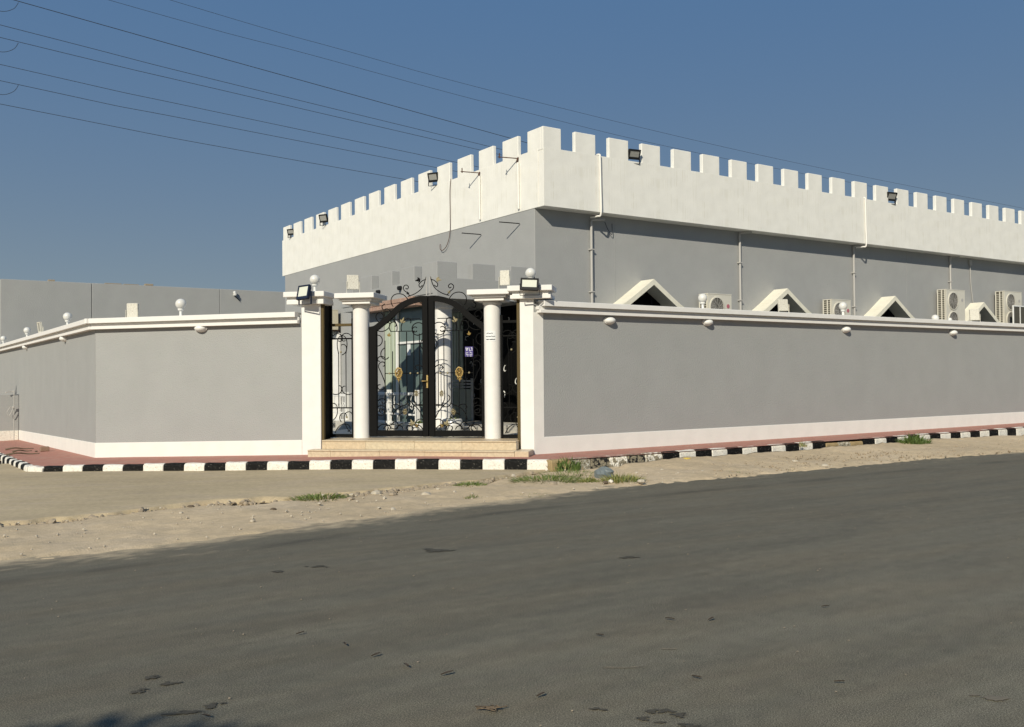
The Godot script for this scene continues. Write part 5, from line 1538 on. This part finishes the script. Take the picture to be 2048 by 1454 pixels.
	for k in 260:
		var x := rng.randf_range(-4.0, 7.0)
		var z := rng.randf_range(-12.0, -3.6)
		if z < along(road_x, road_z, x) + 0.1 or absf(x) > -z * 0.62: continue
		tr.append(Transform3D(Basis.from_euler(Vector3(0, rng.randf() * 6, 0)).scaled(Vector3.ONE * rng.randf_range(0.4, 1.3)), on(x, z, 0.003)))
	gm.instance_count = tr.size()
	for k in tr.size(): gm.set_instance_transform(k, tr[k])
	mi = MultiMeshInstance3D.new()
	mi.name = "grit"
	mi.multimesh = gm
	mi.material_override = M.stone
	add_child(mi)
	tag(mi, "pale loose grit scattered over the asphalt street", "grit", "", "stuff")
	# brick and debris on the left pavement
	var bk := thing("brick", "broken brick standing on the red pavement by the side wall", "brick", Vector3(-11.6, yg_pave(-11.6), -23.1), 0.6)
	bk.scale = Vector3.ONE * 0.72
	obj("brick_body", boxm(Vector3(-0.14, 0, -0.09), Vector3(0.14, 0.17, 0.09), 0.02), M.brick, bk)
	obj("brick_chip", boxm(Vector3(-0.3, 0, -0.04), Vector3(-0.22, 0.04, 0.04), 0.01), M.stone_dark, bk)
	for d in [[-12.9, -24.4, 0.34, "brown dry palm strip lying on the red pavement, farther one"], [-11.5, -21.9, 0.36, "brown dry strip lying on the red pavement, nearer one"], [-12.2, -23.2, 0.22, "small loop of dry strip on the red pavement"]]:
		var m := MB.new()
		var l: float = d[2]
		m.tube(spline([Vector3(-l, 0.01, 0), Vector3(-l * 0.3, 0.05, 0.05), Vector3(l * 0.3, 0.02, -0.04), Vector3(l, 0.03, 0.02)]), 0.025, 5, 0.01)
		tag(obj("dry_strip", m, M.stone_dark, self, Vector3(d[0], yg_pave(d[0]) + 0.01, d[1]), 0.2), d[3], "debris")
	# dry leaves and twigs on the asphalt
	var li := 0
	for d in [[-0.124, -4.70, 0.10, "pale brown twig cluster near the bottom centre of the street", 1], [0.13, -4.88, 0.055, "dark dry leaf up and right of the pale twig cluster", 0], [-0.618, -5.40, 0.06, "dark dry leaf on the street, nearer of a close pair left of centre", 0], [-0.382, -5.25, 0.07, "slim dark leaf between the twig cluster and the leaf pair", 0], [-0.836, -5.61, 0.06, "curved dark twig left of the leaf pair", 0], [-1.05, -5.84, 0.05, "dark reddish leaf left of the curved twig", 0], [-1.40, -6.10, 0.05, "small dark leaf at mid left of the street", 0],
			[1.065, -6.385, 0.06, "dark leaf at centre right of the street, left one of two in a row", 0], [1.336, -6.37, 0.06, "dark leaf at centre right, right one of two in a row", 0], [2.225, -6.69, 0.05, "lone dark leaf toward the right of the street", 0], [-1.52, -4.62, 0.05, "dark leaf lying at the tip of the tree shadow", 0], [1.0, -5.15, 0.05, "dark leaf above the cluster of tar spots", 0], [1.75, -5.05, 0.045, "small dark leaf at lower right of the street", 0], [0.55, -6.0, 0.05, "dark twig above the pale scuff mark", 0], [10.9, -21.3, 0.22, "dark broken twig on the far right sand", 0]]:
		var m := MB.new()
		var l: float = d[2] * (0.6 if d[2] < 0.08 else 0.8)
		if d[4] == 1:
			for k in 7:
				var a := rng.randf() * TAU
				m.tube([Vector3(rng.randf_range(-l, l), 0.004, rng.randf_range(-0.04, 0.04)), Vector3(rng.randf_range(-l, l), 0.012, rng.randf_range(-0.05, 0.05)), Vector3(rng.randf_range(-l, l), 0.006, rng.randf_range(-0.05, 0.05))], 0.003, 4)
		else:
			# a curled leaf blade: two rows folded along the midrib
			var prev := []
			for k in 7:
				var t := k / 6.0
				var w := sin(PI * (0.06 + 0.88 * t)) * l * 0.3
				var mid := Vector3((t - 0.5) * 2.0 * l, 0.004 + 0.003 * sin(t * 3.0) + 0.004 * t, 0.012 * sin(t * 2.4))
				var row := [mid + Vector3(0, 0.004, -w), mid, mid + Vector3(0, 0.006, w)]
				if k > 0:
					for e in 2: m.quad(prev[e], prev[e + 1], row[e + 1], row[e], Vector3.UP)
				prev = row
		tag(obj("twig" if d[4] == 1 or l > 0.2 else "dry_leaf", m, M.dry_pale if d[4] == 1 else M.dry, self, on(d[0], d[1], 0.004), rng.randf_range(-1.3, 1.3)), d[3], "twig" if d[4] == 1 or l > 0.2 else "leaf")
		li += 1

func build_street_tree():
	# stands behind the photographer; only its shadow reaches the picture
	var t := thing("street_tree", "street tree behind the viewer whose shadow falls on the lower left asphalt", "tree", on(-4.93, 4.8), 0)
	var m := MB.new()
	m.tube(spline([Vector3(0, -0.2, 0), Vector3(0.08, 1.2, 0.03), Vector3(-0.05, 2.6, 0.0), Vector3(0.05, 4.6, 0.05)]), 0.14, 10, 0.05)
	for k in 7:
		var a := TAU * k / 7 + 0.3
		m.tube(spline([Vector3(0, 2.9 + 0.2 * k, 0), Vector3(cos(a) * 0.5, 3.6 + 0.2 * k, sin(a) * 0.5), Vector3(cos(a) * 1.0, 4.1 + 0.2 * k, sin(a) * 1.0)]), 0.05, 6, 0.015)
	obj("trunk", m, M.bark, t)
	var rng := RandomNumberGenerator.new()
	rng.seed = 8
	m = MB.new()
	for k in 4200:
		var d := Vector3(rng.randfn(), rng.randfn(), rng.randfn()).normalized() * pow(rng.randf(), 0.45)
		var c := Vector3(d.x * 1.25, 4.9 + d.y * 0.95, d.z * 1.2)
		var u := Vector3(rng.randfn(), rng.randfn() * 0.5, rng.randfn()).normalized()
		var v := u.cross(Vector3(rng.randfn(), rng.randfn(), rng.randfn())).normalized()
		var l := rng.randf_range(0.06, 0.12)
		m.quad(c - u * l, c + v * l * 0.4, c + u * l, c - v * l * 0.4, Vector3.UP)
	obj("crown", m, M.grass1, t)

func _ready():
	# --- camera, sky, sun, exposure
	var cam := Camera3D.new()
	cam.name = "camera"
	cam.fov = 42.65
	cam.far = 3000.0
	cam.near = 0.05
	add_child(cam)
	cam.position = Vector3(0, 1.6, 0)
	cam.rotation = Vector3(0.895 * SQ, 0, -0.492 * SQ)
	cam.current = true
	var env := Environment.new()
	var sky := Sky.new()
	var sm := ProceduralSkyMaterial.new()
	sm.sky_top_color = lin(0.064, 0.149, 0.302)
	sm.sky_horizon_color = lin(0.264, 0.316, 0.312)
	sm.sky_curve = 0.12
	sm.ground_horizon_color = lin(0.25, 0.30, 0.33)
	sm.ground_bottom_color = lin(0.2, 0.17, 0.13)
	sm.sun_angle_max = 0.0
	sky.sky_material = sm
	env.background_mode = Environment.BG_SKY
	env.sky = sky
	env.tonemap_mode = Environment.TONE_MAPPER_LINEAR
	env.tonemap_exposure = 1.1
	env.sdfgi_enabled = true
	env.ssao_enabled = true
	env.ssil_enabled = true
	var we := WorldEnvironment.new()
	we.name = "world_environment"
	we.environment = env
	add_child(we)
	var sun := DirectionalLight3D.new()
	sun.name = "sun"
	sun.light_energy = 1.32
	sun.light_color = Color(1.0, 0.965, 0.885)
	sun.light_angular_distance = 0.5
	sun.shadow_enabled = true
	add_child(sun)
	sun.look_at_from_position(Vector3.ZERO, Vector3(0.291, -0.517, -0.805), Vector3.UP)

	make_materials()
	build_ground()
	build_kerb()
	build_walls()
	build_gateway()
	build_hall()
	build_yard_things()
	build_equipment()
	build_small()
	build_street_tree()
